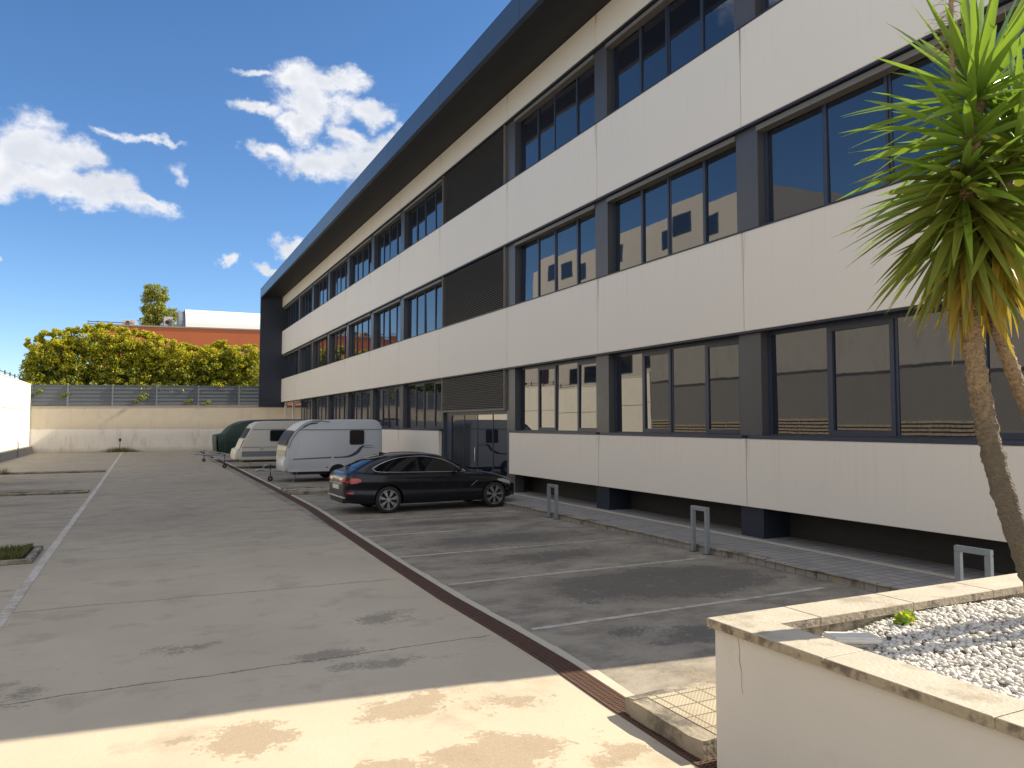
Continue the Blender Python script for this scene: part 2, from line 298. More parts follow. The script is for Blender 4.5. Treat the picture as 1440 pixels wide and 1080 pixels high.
# ------------------------------------------------------------------ mesh helper
class MB:
    def __init__(s): s.v = []; s.f = []; s.mi = []; s.k = 0
    def add(s, vs, fs):
        o = len(s.v); s.v += [tuple(p) for p in vs]
        for f in fs: s.f.append([i + o for i in f]); s.mi.append(s.k)
        return s
    def box(s, x0, x1, y0, y1, z0, z1):
        return s.add([(x0, y0, z0), (x1, y0, z0), (x1, y1, z0), (x0, y1, z0), (x0, y0, z1), (x1, y0, z1), (x1, y1, z1), (x0, y1, z1)],
                     [(0, 3, 2, 1), (4, 5, 6, 7), (0, 1, 5, 4), (1, 2, 6, 5), (2, 3, 7, 6), (3, 0, 4, 7)])
    def quad(s, a, b, c, d): return s.add([a, b, c, d], [(0, 1, 2, 3)])
    def tube(s, pts, rad, seg=8, cap=True, close=False):
        pts = [Vector(p) for p in pts]; N = len(pts); rad = rad if hasattr(rad, '__len__') else [rad] * N
        vs = []; ref = None
        for i, p in enumerate(pts):
            if close: t = pts[(i + 1) % N] - pts[i - 1]
            else: t = pts[min(i + 1, N - 1)] - pts[max(i - 1, 0)]
            t.normalize()
            if ref is None: ref = Vector((0, 0, 1)) if abs(t.z) < .9 else Vector((1, 0, 0))
            a = (ref - t * ref.dot(t)).normalized(); b = t.cross(a); ref = a
            for k in range(seg):
                q = 2 * math.pi * k / seg; vs.append(p + (a * math.cos(q) + b * math.sin(q)) * rad[i])
        fs = []
        for i in range(N if close else N - 1):
            j = (i + 1) % N
            for k in range(seg): fs.append((i * seg + k, i * seg + (k + 1) % seg, j * seg + (k + 1) % seg, j * seg + k))
        if cap and not close: fs += [tuple(range(seg))[::-1], tuple((N - 1) * seg + k for k in range(seg))]
        return s.add(vs, fs)
    def lathe(s, prof, c, axis='y', seg=28):
        """prof: (radius, offset along axis)"""
        vs = []
        for r, h in prof:
            for k in range(seg):
                q = 2 * math.pi * k / seg; a, b = r * math.cos(q), r * math.sin(q)
                p = {'y': (a, h, b), 'x': (h, a, b), 'z': (a, b, h)}[axis]
                vs.append((p[0] + c[0], p[1] + c[1], p[2] + c[2]))
        fs = [(i * seg + k, i * seg + (k + 1) % seg, (i + 1) * seg + (k + 1) % seg, (i + 1) * seg + k) for i in range(len(prof) - 1) for k in range(seg)]
        return s.add(vs, fs)
    def prism(s, poly, y0, y1):
        """poly in (x, z) extruded along y"""
        N = len(poly)
        return s.add([(x, y0, z) for x, z in poly] + [(x, y1, z) for x, z in poly],
                     [tuple(range(N)), tuple(range(2 * N - 1, N - 1, -1))] + [(i, i + N, (i + 1) % N + N, (i + 1) % N) for i in range(N)])
    def build(s, name, mats, parent=None, smooth=False, bevel=0., loc=None, angle=None):
        me = bpy.data.meshes.new(name); me.from_pydata(s.v, [], s.f)
        mats = mats if isinstance(mats, (list, tuple)) else [mats]
        for m in mats: me.materials.append(m)
        if len(mats) > 1: me.polygons.foreach_set('material_index', s.mi)
        bm = bmesh.new(); bm.from_mesh(me); bmesh.ops.recalc_face_normals(bm, faces=bm.faces)
        if bevel: bmesh.ops.bevel(bm, geom=list(bm.edges), offset=bevel, segments=2, affect='EDGES', clamp_overlap=True)
        bm.to_mesh(me); bm.free()
        if smooth: me.polygons.foreach_set('use_smooth', [True] * len(me.polygons))
        if angle is not None: me.set_sharp_from_angle(angle=R(angle))
        o = bpy.data.objects.new(name, me); COL.objects.link(o)
        if parent: o.parent = parent
        if loc: o.location = loc
        return o
def empty(name, loc=(0, 0, 0), rz=0.):
    o = bpy.data.objects.new(name, None); COL.objects.link(o); o.location = loc; o.rotation_euler = (0, 0, rz); o.empty_display_size = .3; return o
def tag(o, label, cat, group=None, kind=None):
    o['label'] = label; o['category'] = cat
    if group: o['group'] = group
    if kind: o['kind'] = kind
    return o
def struct(o): o['kind'] = 'structure'; return o
def npmesh(name, V, F, mats, mi=None, parent=None, smooth=False):
    me = bpy.data.meshes.new(name); V = np.asarray(V, np.float32); F = np.asarray(F, np.int32); k = F.shape[1]
    me.vertices.add(len(V)); me.vertices.foreach_set('co', V.ravel())
    me.loops.add(F.size); me.loops.foreach_set('vertex_index', F.ravel())
    me.polygons.add(len(F)); me.polygons.foreach_set('loop_start', np.arange(0, F.size, k, dtype=np.int32))
    mats = mats if isinstance(mats, (list, tuple)) else [mats]
    for m in mats: me.materials.append(m)
    if mi is not None: me.polygons.foreach_set('material_index', np.asarray(mi, np.int32))
    if smooth: me.polygons.foreach_set('use_smooth', np.ones(len(F), bool))
    me.update(calc_edges=True); me.validate()
    o = bpy.data.objects.new(name, me); COL.objects.link(o)
    if parent: o.parent = parent
    return o
def copy_tree(o, parent=None):
    c = o.copy(); COL.objects.link(c)
    if parent: c.parent = parent
    for ch in list(o.children): copy_tree(ch, c)
    return c

# ================================================================== GROUND AND PAVING (structure)
g = MB(); g.quad((-400, -200, 0), (400, -200, 0), (400, 500, 0), (-400, 500, 0)); struct(g.build('ground', M['ground']))
def sheet(name, x0, x1, y0, y1, mat, z=.004):
    return struct(MB().quad((x0, y0, z), (x1, y0, z), (x1, y1, z), (x0, y1, z)).build(name, mat))
def wobline(name, pts, wd, mat, z=.004):
    """a painted line along pts in a slightly uneven width"""
    V = []; 
    P = []
    for (a, b) in zip(pts[:-1], pts[1:]):
        L = math.dist(a, b); k = max(2, int(L / .5))
        P += [(a[0] + (b[0] - a[0]) * i / k, a[1] + (b[1] - a[1]) * i / k) for i in range(k)]
    P.append(pts[-1]); m = MB()
    for i, p in enumerate(P):
        q = P[min(i + 1, len(P) - 1)]; r = P[max(i - 1, 0)]; d = Vector((q[0] - r[0], q[1] - r[1])).normalized(); nn = Vector((-d.y, d.x))
        a = wd / 2 + random.uniform(-.006, .006); b = wd / 2 + random.uniform(-.006, .006)
        V += [(p[0] + nn.x * a, p[1] + nn.y * a, z), (p[0] - nn.x * b, p[1] - nn.y * b, z)]
    m.add(V, [(2 * i, 2 * i + 1, 2 * i + 3, 2 * i + 2) for i in range(len(P) - 1)])
    return struct(m.build(name, mat))
wobline('painted_line', [(-1.40, 0), (-1.42, 16), (-1.40, 29), (-1.45, 66)], .12, M['paint'])
for y in (12.2, 18.0, 20.15, 22.8, 26.0, 33.5, 36.4): wobline('painted_line', [(-1.52, y), (-7.2, y - .1)], .09, M['paint_faded'])
for y, x1 in ((7.45, 8.4), (9.98, 8.5), (12.35, 8.5), (17.35, 8.6)): wobline('painted_line', [(3.86, y - .04), (x1, y + .06)], .085, M['paint_faded'])
wobline('painted_line', [(3.86, 14.8), (6.2, 14.83)], .07, M['paint_faded'])
# drain channel with a rusty grating, pale edging strip beside it
YD = [(2.2, 3.30), (4.4, 3.33), (5.1, 3.36), (6.5, 3.45), (9.3, 3.45), (12, 3.54), (16, 3.7), (20.4, 3.9), (27, 3.97), (40, 4.0), (66, 4.0)]
def drx(y): return float(np.interp(y, [a for a, b in YD], [b for a, b in YD]))
dr = empty('drain_channel', (3.5, 10, 0)); tag(dr, 'long rusty brown drain grating running along the drive toward the far wall', 'drain')
m = MB()
ys = np.arange(2.2, 66, 1.0)
for a, b in zip(ys[:-1], ys[1:]):
    m.quad((drx(a) - 3.5, a - 10, .005), (drx(a) + .21 - 3.5, a - 10, .005), (drx(b) + .21 - 3.5, b - 10, .005), (drx(b) - 3.5, b - 10, .005))
m.build('channel', M['dark'], dr)
m = MB()
for a, b in zip(ys[:-1], ys[1:]):
    for o in (0, .21):
        xa, xb = drx(a) + o - 3.5, drx(b) + o - 3.5
        m.add([(xa - .012, a - 10, 0), (xa + .012, a - 10, 0), (xb + .012, b - 10, 0), (xb - .012, b - 10, 0), (xa - .012, a - 10, .013), (xa + .012, a - 10, .013), (xb + .012, b - 10, .013), (xb - .012, b - 10, .013)],
              [(4, 5, 6, 7), (0, 4, 7, 3), (1, 2, 6, 5)])
y = 2.25
while y < 30:
    st = .032 if y < 14 else .09
    x = drx(y) - 3.5; wdt = .62 * st
    m.box(x + .01, x + .20, y - 10, y - 10 + wdt, .003, .011); y += st
for o in (.05, .105, .16):
    for a, b in zip(ys[:-1], ys[1:]):
        xa, xb = drx(a) + o - 3.5, drx(b) + o - 3.5
        m.add([(xa - .008, a - 10, .0125), (xa + .008, a - 10, .0125), (xb + .008, b - 10, .0125), (xb - .008, b - 10, .0125)], [(0, 1, 2, 3)])
m.build('grate', M['rust'], dr)
m = MB(); ys2 = list(np.arange(5.15, 66, .8))
for a, b in zip(ys2[:-1], ys2[1:]):
    if 7.55 < a < 8.0: continue
    m.quad((drx(a) + .225, a, .006), (drx(a) + .335 + random.uniform(-.02, .02), a, .006), (drx(b) + .335 + random.uniform(-.02, .02), b, .006), (drx(b) + .225, b, .006))
struct(m.build('edging_strip', M['strip']))
# raised pavement along the building and round the planter
m = MB(); m.box(8.82, 10.08, 5.2, 21.6, 0, .12); m.box(10.08, 11.2, 5.2, 57, 0, .115); struct(m.build('pavement', M['pave']))
m = MB(); m.box(3.53, 8.80, 4.05, 4.86, 0, .147); struct(m.build('pavement', M['pave_near']))
def kerbrow(name, p0, p1, wd, h, seed, step=1.0, jag=.03):
    rr = random.Random(seed); m = MB(); d = Vector((p1[0] - p0[0], p1[1] - p0[1])); L = d.length; d.normalize(); nn = Vector((-d.y, d.x)); t = 0
    while t < L - .05:
        e = min(L, t + step); K = 6; hh = h - rr.random() * .015
        vs = []
        for i in range(K + 1):
            q = t + .003 + (e - t - .006) * i / K
            j = rr.uniform(-jag, jag * .3); k = rr.uniform(-jag * 1.2, 0)
            for (a, z) in ((j * .5, 0), (j, hh + k * 1.2), (.05, hh + rr.uniform(-.008, 0)), (wd, hh + .002), (wd, 0)):
                p = Vector(p0) + d * q + nn * a; vs.append((p.x, p.y, z))
        fs = [(i * 5 + c, i * 5 + c + 1, i * 5 + c + 6, i * 5 + c + 5) for i in range(K) for c in range(4)] + [(0, 1, 2, 3, 4), tuple(K * 5 + c for c in range(5))[::-1]]
        m.add(vs, fs); t = e
    return struct(m.build(name, M['kerb']))
kerbrow('kerb', (8.82, 5.0), (8.82, 21.6), -.14, .125, 3)          # runs along the bays
kerbrow('kerb', (3.39, 4.90), (3.39, 4.05), .14, .15, 5, .9, .012)
kerbrow('kerb', (8.9, 4.97), (3.40, 4.97), .11, .15, 6, 1.0, .012)
struct(MB().box(10.02, 10.12, 5.2, 21.6, .118, .135).build('edging_strip', M['strip']))
# low traffic islands between groups of bays
def island(x0, x1, y0, y1, h, mat):
    m = MB(); m.k = 0; e = .12
    m.box(x0, x1, y0, y0 + e, 0, h); m.box(x0, x1, y1 - e, y1, 0, h); m.box(x1 - e, x1, y0 + e, y1 - e, 0, h) if x0 < -2 else m.box(x0, x0 + e, y0 + e, y1 - e, 0, h)
    struct(m.build('kerb', M['kerb'], bevel=.012))
    struct(MB().box(x0 + .01, x1 - e, y0 + e, y1 - e, 0, h - .025).build('island_bed', mat) if x0 < -2 else MB().box(x0 + e, x1, y0 + e, y1 - e, 0, h - .025).build('island_bed', mat))
island(-7.3, -1.56, 14.35, 15.9, .07, M['earth']); island(-7.3, -1.56, 27.9, 28.8, .05, M['kerb']); island(-7.3, -1.56, 39.5, 40.4, .05, M['kerb'])
island(4.15, 9.2, 24.4, 26.0, .10, M['kerb'])

# ------------------------------------------------------------------ grass blades
def blades(name, spots, mats, label, cat, kind='stuff', group=None):
    """spots: (x, y, z, height)"""
    P = np.array(spots); N = len(P); a = RNG.uniform(0, 2 * np.pi, N); ln = P[:, 3] * RNG.uniform(.2, .7, N); wd = .006 + .02 * P[:, 3]
    dv = np.stack([np.cos(a), np.sin(a), 0 * a], 1); sv = np.stack([-np.sin(a), np.cos(a), 0 * a], 1) * wd[:, None] * .5
    up = np.array([0, 0, 1.])
    b = P[:, :3]; mid = b + dv * (ln * .35)[:, None] + up * (P[:, 3] * .62)[:, None]; tip = b + dv * ln[:, None] + up * P[:, 3][:, None]
    V = np.stack([b - sv, b + sv, mid + sv * .8, mid - sv * .8, tip, tip + sv * .05], 1).reshape(-1, 3)
    i = np.arange(N)[:, None] * 6
    F = np.concatenate([i + np.array([0, 1, 2, 3]), i + np.array([3, 2, 5, 4])]); mi = (RNG.random(N) < .3).astype(int); mi = np.concatenate([mi, mi])
    o = npmesh(name, V, F, mats, mi); 
    if kind == 'stuff': tag(o, label, cat, group, 'stuff')
    else: tag(o, label, cat, group)
    return o
sp = []
for _ in range(12000):
    x, y = -1.72 - 5.3 * random.random() ** 3, random.uniform(14.5, 15.78)
    if random.random() < .25 + .6 * (math.sin(x * 2.1) * math.sin(y * 5 + x) > -.3): sp.append((x, y, .04, random.uniform(.03, .12)))
blades('grass', sp, [M['grass'], M['grass_dry']], 'short green grass on the raised island left of the white line', 'grass')
sp = []
for _ in range(900):
    t = random.gauss(0, 1); x = -1.6 + t * .75; sp.append((x, 66.2 + random.uniform(-.5, .2), 0, random.uniform(.1, .45) * math.exp(-.3 * t * t) + .05))
for _ in range(500): x = random.uniform(-6, 3.8); sp.append((x, 66.35 + random.uniform(-.15, .1), 0, random.uniform(.03, .15)))
blades('weeds', sp, [M['grass'], M['grass_dry']], 'tall unkempt weeds growing at the foot of the far two tone wall', 'weeds')
sp = []
for yy in (27.85, 39.45):
    for _ in range(420): sp.append((random.uniform(-7.2, -1.6), yy + random.gauss(0, .05), 0, random.uniform(.03, .12)))
for _ in range(80): sp.append((-5.4 + random.gauss(0, .12), 39.45, 0, random.uniform(.1, .35)))
blades('weeds', sp, [M['grass'], M['grass_dry']], 'thin weeds in the joints of the two bare islands on the left', 'weeds')

# ================================================================== OFFICE BUILDING
ob = empty('office_building', (10.2, 30, 0)); OX, OY = 10.2, 30
tag(ob, 'long three storey office building with cream cladding bands, ribbon windows and dark navy roof edge', 'building')
def bl(m, name, mat, parent=ob, **k):
    """geometry written in world metres, stored relative to the building's base"""
    m.v = [(x - OX, y - OY, z) for x, y, z in m.v]; return m.build(name, mat, parent, **k)
YE, YF = 5.2, 64.6
PIL = [10.86, 16.0, 21.25, 27.3, 32.45, 37.4, 42.55, 47.55, 52.6, 57.6]
m = MB(); m.box(10.72, 27, YE, YF, 3.95, 13.0); m.box(10.73, 27, YE + .01, 21.3, .68, 3.95); m.box(10.73, 27, 27.3, 57.6, .68, 3.95)
bl(m, 'wall', M['dark'])
m = MB(); m.box(10.98, 26.9, YE + .02, 21.3, .10, .68); m.box(10.98, 26.9, 27.3, 57.5, .10, .68); bl(m, 'base_wall', M['base'])
FL = [(1.97, 3.99), (5.89, 7.94), (9.88, 11.90)]
rows = [('cream', 11.90, 12.74), ('A', 7.94, 9.875), ('B', 3.99, 5.885), ('C', .69, 1.955)]
seams = [YE] + PIL + [YF]
for nm, z0, z1 in rows:
    for a, b in zip(seams[:-1], seams[1:]):
        if nm == 'C' and (abs(a - 21.25) < .01 or a > 57): continue
        a2, b2 = a, b
        if nm == 'C' and abs(b - 21.25) < .01: b2 = 21.12
        bl(MB().box(10.20, 10.315, a2 + .006, b2 - .006, z0, z1), 'cladding_panel', M['panel'], bevel=.006)
# thin dark drip edges under and over the panels
m = MB()
for z0, z1 in ((7.90, 7.94), (3.95, 3.99), (11.86, 11.90)): m.box(10.225, 10.42, YE, YF, z0, z1)
for z0, z1 in ((9.875, 9.90), (5.885, 5.91)): m.box(10.185, 10.44, YE, YF, z0, z1)
bl(m, 'drip_edge', M['navy'])
# pilasters
for y in PIL:
    w_ = .285 if y < 30 else .24
    if abs(y - 27.3) < .1: w_ = .10
    m = MB()
    m.box(10.335, 10.64, y - w_, y + w_, .12 if y < 57 else 3.99, 12.7)
    m.k = 1
    bl(m, 'pilaster', M['pilaster'])
for y in PIL[:2]: bl(MB().box(10.328, 10.97, y - .29, y + .29, .115, .70), 'base_column', M['navy'])
# windows
def window(y0, y1, z0, z1, floor, npane, seed):
    rr = random.Random(seed); m = MB(); X0, X1, XG = 10.50, 10.58, 10.524
    hb = .10
    m.box(X0, X1, y0, y1, z1 - hb, z1); m.box(X0, X1, y0, y1, z0, z0 + .075)
    m.box(X0 + .002, X1, y0, y0 + .07, z0 + .075, z1 - hb); m.box(X0 + .002, X1, y1 - .07, y1, z0 + .075, z1 - hb)
    pw = (y1 - y0 - .14) / npane; G = MB()
    for i in range(npane):
        a = y0 + .07 + pw * i; b = a + pw
        if i: m.box(X0 + .01, X1, a - .022, a + .022, z0 + .075, z1 - hb)
        if i % 2 == 0:   # opening light with its own sash
            t = .075 if floor == 0 else .055
            aa, bb, zz0, zz1 = a + .030, b - .030, z0 + .078, z1 - hb - .003
            m.box(X0 - .014, X0 + .06, aa, aa + t, zz0, zz1); m.box(X0 - .014, X0 + .06, bb - t, bb, zz0, zz1)
            m.box(X0 - .012, X0 + .06, aa + t, bb - t, zz0, zz0 + t); m.box(X0 - .012, X0 + .06, aa + t, bb - t, zz1 - t, zz1)
        tl = rr.gauss(0, .006); tz = rr.gauss(0, .005)     # panes never sit perfectly flat
        G.quad((XG + tl - tz, a, z0 + .05), (XG - tl - tz, b, z0 + .05), (XG - tl + tz, b, z1 - .05), (XG + tl + tz, a, z1 - .05))
    f = bl(m, 'window', M['navy_frame'])
    bl(G, 'pane', M['glass'], f)
    if floor == 0: bl(MB().box(10.19, 10.50, y0 - .2, y1 + .2, z0 - .012, z0 + .05), 'sill', M['navy_frame'], f)
    else: bl(MB().box(10.30, 10.50, y0, y1, z1 - .16, z1 - .06), 'blind_box', M['louvre'], f)
seed = 0
for fi, (z0, z1) in enumerate(FL):
    edges = [YE] + PIL + [YF - .1]
    for a, b in zip(edges[:-1], edges[1:]):
        if abs(a - 21.25) < .01: continue
        if fi == 0 and a > 57: continue
        seed += 1
        da = .0 if a < 6 else (.29 if a < 30 else .245); db = .29 if b < 30 else .245
        if abs(a - 27.3) < .01: da = .105
        window(a + da, b - db if b < 64 else b, z0, z1, fi, 4 if a < 57 else 6, seed)
# louvred bay, one grille per storey, and the entrance below the lowest
for fi, (z0, z1) in enumerate([(2.66, 3.985), FL[1], FL[2]]):
    m = MB(); ya, yb = 21.56, 27.18
    m.box(10.25, 10.42, ya, ya + .06, z0, z1); m.box(10.25, 10.42, yb - .06, yb, z0, z1); m.box(10.25, 10.42, ya + .06, yb - .06, z0, z0 + .05)
    k = int((z1 - z0 - .08) / .058)
    for i in range(k):
        z = z0 + .06 + i * .058
        m.add([(10.262, ya + .06, z + .008), (10.262, yb - .06, z + .008), (10.33, yb - .06, z + .046), (10.33, ya + .06, z + .046), (10.262, ya + .06, z), (10.262, yb - .06, z), (10.33, yb - .06, z + .038), (10.33, ya + .06, z + .038)],
              [(0, 1, 2, 3), (4, 7, 6, 5), (0, 4, 5, 1)])
    lo = bl(m, 'louvre', M['louvre']); bl(MB().box(10.40, 10.70, ya + .02, yb - .02, z0 + .01, z1 - .005), 'backing', M['dark'], lo)
m = MB(); m.box(10.44, 10.56, 26.6, 27.18, .116, 2.66); m.box(10.44, 10.56, 21.56, 21.66, .116, 2.66); m.box(10.44, 10.56, 21.66, 26.6, 2.54, 2.66)
for y in (22.9, 24.2, 25.4): m.box(10.46, 10.55, y - .022, y + .022, .116, 2.54)
d = bl(m, 'entrance_door', M['navy_frame']); G = MB()
for a, b in ((21.66, 22.9), (22.9, 24.2), (24.2, 25.4), (25.4, 26.6)): G.quad((10.475, a, .12), (10.475, b, .12), (10.475, b, 2.56), (10.475, a, 2.56))
bl(G, 'pane', M['glass'], d); bl(MB().tube([(10.43, 24.35, .9), (10.43, 24.35, 1.4)], .018), 'handle', M['chrome'], d)
# roof edge: fascia, soffit, end fin
m = MB(); y = YE
while y < YF + .2:
    e = min(y + 5.85, YF + .25); m.box(8.45, 8.60, y + .008, e - .008, 12.60, 13.33); y = e
bl(m, 'roof_fascia', M['fascia'])
m = MB(); m.box(8.452, 27, YE, YF + .25, 13.33, 13.37); bl(m, 'roof', M['fascia'])
m = MB(); m.add([(8.60, YE, 12.60), (8.60, YF + .1, 12.60), (10.35, YF + .1, 12.76), (10.35, YE, 12.76), (8.60, YE, 12.68), (8.60, YF + .1, 12.68), (10.35, YF + .1, 12.84), (10.35, YE, 12.84)],
      [(0, 1, 2, 3), (4, 7, 6, 5), (0, 3, 7, 4), (1, 5, 6, 2), (0, 4, 5, 1), (2, 6, 7, 3)])
bl(m, 'soffit', M['soffit'])
m = MB(); m.box(8.453, 10.72, YF + .004, YF + .24, 3.58, 12.598); m.box(8.604, 10.72, YF + .006, YF + .238, 12.598, 13.32); bl(m, 'end_fin', M['navy'])
for y in (60.5, 64.2): bl(MB().box(10.45, 10.62, y, y + .2, 0, 3.98), 'column', M['panel'])
bl(MB().box(10.5, 18, 57.7, 64.5, 3.88, 3.95), 'ceiling', M['panel'])

# ================================================================== BOUNDARY WALLS AND FENCES
o = empty('boundary_wall', (-7.65, 52, 0)); tag(o, 'tall sunlit white wall along the left side of the yard', 'wall')
MB().box(-.35, 0, -14, 14.4, 0, 5.12).build('wall_face', M['wall_white'], o)
MB().box(-.42, .035, -14.02, 14.42, 5.12, 5.17).build('coping', M['wall_white'], o)
m = MB(); m.add([(0, -14, 0), (.28, -14, 0), (.20, -14, .50), (0, -14, .56), (0, 14.4, 0), (.28, 14.4, 0), (.20, 14.4, .50), (0, 14.4, .56)], [(0, 1, 2, 3), (4, 7, 6, 5), (1, 5, 6, 2), (2, 6, 7, 3)])
m.build('plinth', M['plinth'], o)
MB().tube([(.012, -14, 3.30), (.012, -3, 3.27), (.012, 6, 3.18), (.012, 14.4, 3.14)], .012, 5).build('cable', M['cgrey'], o)
MB().tube([(.30, 6.6, 0), (.30, 6.6, .95), (.24, 6.6, 1.05)], .035, 8).build('vent_pipe', M['cgrey'], o)
o = empty('warehouse', (-7.65, 15, 0)); tag(o, 'plain grey warehouse behind a slatted fence, mirrored in the ground floor windows', 'building')
MB().box(-8, 0, -25, 22.9, 0, 9.5).build('wall', M['wall_grey'], o)
m = MB()
for z in np.arange(.5, 2.2, .16): m.box(.05, .08, -25, 22.9, z, z + .09)
m.build('slat_panel', M['coping_edge'], o)
m = MB()
for y in np.arange(-25, 23, 2.5): m.box(.001, .05, y, y + .06, 0, 2.25)
m.build('post', M['fence_post'], o)
fw = empty('boundary_wall', (1.5, 66.5, 0)); tag(fw, 'far end wall, bare tan render over dirty white paint, below the grey metal fence', 'wall')
m = MB(); m.add([(-9.5, 0, 0), (18, 0, 0), (18, .3, 0), (-9.5, .3, 0), (-9.5, 0, 3.46), (18, 0, 3.86), (18, .3, 3.86), (-9.5, .3, 3.46)],
      [(0, 3, 2, 1), (4, 5, 6, 7), (0, 1, 5, 4), (1, 2, 6, 5), (2, 3, 7, 6), (3, 0, 4, 7)])
m.build('wall_face', M['wall_far'], fw)
m = MB(); m.add([(-9.5, -.025, 3.462), (18, -.025, 3.862), (18, .32, 3.862), (-9.5, .32, 3.462), (-9.5, -.025, 3.52), (18, -.025, 3.92), (18, .32, 3.92), (-9.5, .32, 3.52)],
      [(0, 3, 2, 1), (4, 5, 6, 7), (0, 1, 5, 4), (1, 2, 6, 5), (2, 3, 7, 6), (3, 0, 4, 7)])
m.build('coping', M['plinth'], fw)
fe = empty('metal_fence', (1.5, 66.7, 3.5)); tag(fe, 'grey corrugated metal fence with square posts on top of the far wall', 'fence')
XP = [-7.63, -5.27, -2.24, .88, 3.98, 7.12, 10.2]
for a, b in zip(XP[:-1], XP[1:]):
    m = MB(); zA = .02 + .0145 * (a + 8); K = 22; H_ = 1.62
    vs = []
    for i in range(K + 1):
        z = zA + H_ * i / K; dy = .012 if (i % 4) in (1, 2) else 0
        vs += [(a + .05 - 1.5, .04 - dy, z), (b - .05 - 1.5, .04 - dy, z + .0145 * (b - a))]
    m.add(vs, [(2 * i, 2 * i + 1, 2 * i + 3, 2 * i + 2) for i in range(K)]); m.build('sheet_panel', M['fence'], fe)
for i, a in enumerate(XP):
    z = .0145 * (a + 8); MB().box(a - .05 - 1.5, a + .05 - 1.5, -.06, .06, z - .02, z + 1.66).build('post', M['fence_post'], fe)
MB().box(-9.13 - .12, -9.13 - .03 + .0, -.14, -.05, -.02, 1.62).build('corner_post', M['navy_frame'], fe)
rl = empty('railing', (-7.82, 58, 5.17)); tag(rl, 'low black railing on top of the white left wall', 'railing')
m = MB(); m.box(-.015, .015, -8, 7.5, .22, .25); m.box(-.015, .015, -8, 7.5, .05, .08); m.build('rail', M['black'], rl)
for y in (-5.8, -4.2, -2.2, -.2, 1.8, 3.8, 5.8): MB().box(-.03, .03, y - .03, y + .03, 0, .36).build('post', M['black'], rl)
MB().box(-.04, .04, -4.9, -4.3, .16, .34).build('bracket', M['black'], rl)
MB().box(-.05, .05, 4.2, 7.2, .0, .2).build('bracket', M['black'], rl)
o = empty('marker_stake', (-1.62, 66.0, 0)); tag(o, 'short stake with a round black head standing in the weeds', 'stake')
MB().tube([(0, 0, 0), (0, 0, .85)], .022, 6).build('stake', M['black'], o)
MB().lathe([(.001, -.12), (.07, -.10), (.11, 0), (.07, .10), (.001, .12)], (0, 0, .95), 'z', 12).build('head', M['black'], o)

# ================================================================== FOLIAGE
def leafcloud(centers, radii, per, size, mats, weights, name, parent=None, aspect=.45, droop=.0, flat=.75):
    C = np.repeat(np.asarray(centers), per, 0); Rr = np.repeat(np.asarray(radii), per)
    N = len(C); d = RNG.normal(size=(N, 3)); d /= np.linalg.norm(d, axis=1)[:, None]
    r = Rr * np.cbrt(RNG.uniform(.25, 1.0, N)) * RNG.uniform(.8, 1.1, N)
    P = C + d * r[:, None] * np.array([1, 1, flat])
    ax = d * .6 + RNG.normal(size=(N, 3)) * .6; ax[:, 2] -= droop; ax /= np.linalg.norm(ax, axis=1)[:, None]
    nn = np.cross(ax, RNG.normal(size=(N, 3))); nn /= np.linalg.norm(nn, axis=1)[:, None]
    L = size * RNG.uniform(.6, 1.3, N); W = L * aspect
    a = ax * L[:, None] * .5; b = nn * W[:, None] * .5
    V = np.stack([P - a, P + b, P + a, P - b], 1).reshape(-1, 3); F = np.arange(4 * N).reshape(-1, 4)
    wt = np.repeat(weights, per, 0) if np.ndim(weights) == 2 else np.tile(weights, (N, 1))
    u = RNG.random(N)[:, None]; mi = (u > np.cumsum(wt, 1)).sum(1).clip(0, len(mats) - 1)
    return npmesh(name, V, F, mats, mi, parent)
hx = [-8.5, -8.2, -6.8, -5.35, -2.9, -1.8, 0, 2.4, 4.2, 5.8, 7.2, 9.2]; hz = [7.3, 8.2, 8.95, 9.25, 9.75, 9.55, 9.2, 8.5, 8.2, 8.75, 8.4, 8.6]
cs, rs, ws = [], [], []
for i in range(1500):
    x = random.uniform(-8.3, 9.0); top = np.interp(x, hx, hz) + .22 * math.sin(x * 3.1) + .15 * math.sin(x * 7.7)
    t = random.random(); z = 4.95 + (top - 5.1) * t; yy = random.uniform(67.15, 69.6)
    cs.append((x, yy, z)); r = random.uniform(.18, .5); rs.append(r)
    a = min(.9, max(.08, (t - .1) * 1.0 + random.uniform(-.4, .4) - .025 * max(0, x - 2))); ws.append((a, (1 - a) * .75, (1 - a) * .25))  # leaf colours paint in the sunlit top and the shaded right end
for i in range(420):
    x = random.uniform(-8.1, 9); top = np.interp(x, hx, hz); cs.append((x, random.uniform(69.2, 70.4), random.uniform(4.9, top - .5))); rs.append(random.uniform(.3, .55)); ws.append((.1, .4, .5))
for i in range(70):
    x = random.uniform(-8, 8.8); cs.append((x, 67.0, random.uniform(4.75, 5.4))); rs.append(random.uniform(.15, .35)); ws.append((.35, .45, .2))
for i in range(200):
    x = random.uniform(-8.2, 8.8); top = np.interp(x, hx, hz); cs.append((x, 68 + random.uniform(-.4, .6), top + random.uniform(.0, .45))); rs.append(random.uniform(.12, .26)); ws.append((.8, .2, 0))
hd = empty('hedge', (0, 68.5, 0)); tag(hd, 'thick yellow green hedge growing behind the grey metal fence', 'hedge')
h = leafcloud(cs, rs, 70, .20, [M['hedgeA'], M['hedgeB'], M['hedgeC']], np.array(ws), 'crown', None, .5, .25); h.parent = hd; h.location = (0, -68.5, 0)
m = MB()
for i in range(26):
    x = random.uniform(-8, 8.8); m.tube([(x, .2, 0), (x + random.uniform(-.3, .3), .2, 3), (x + random.uniform(-.6, .6), random.uniform(-.5, .5), random.uniform(6, 7.5))], [.07, .05, .02], 5)
m.build('stem', M['bark'], hd)
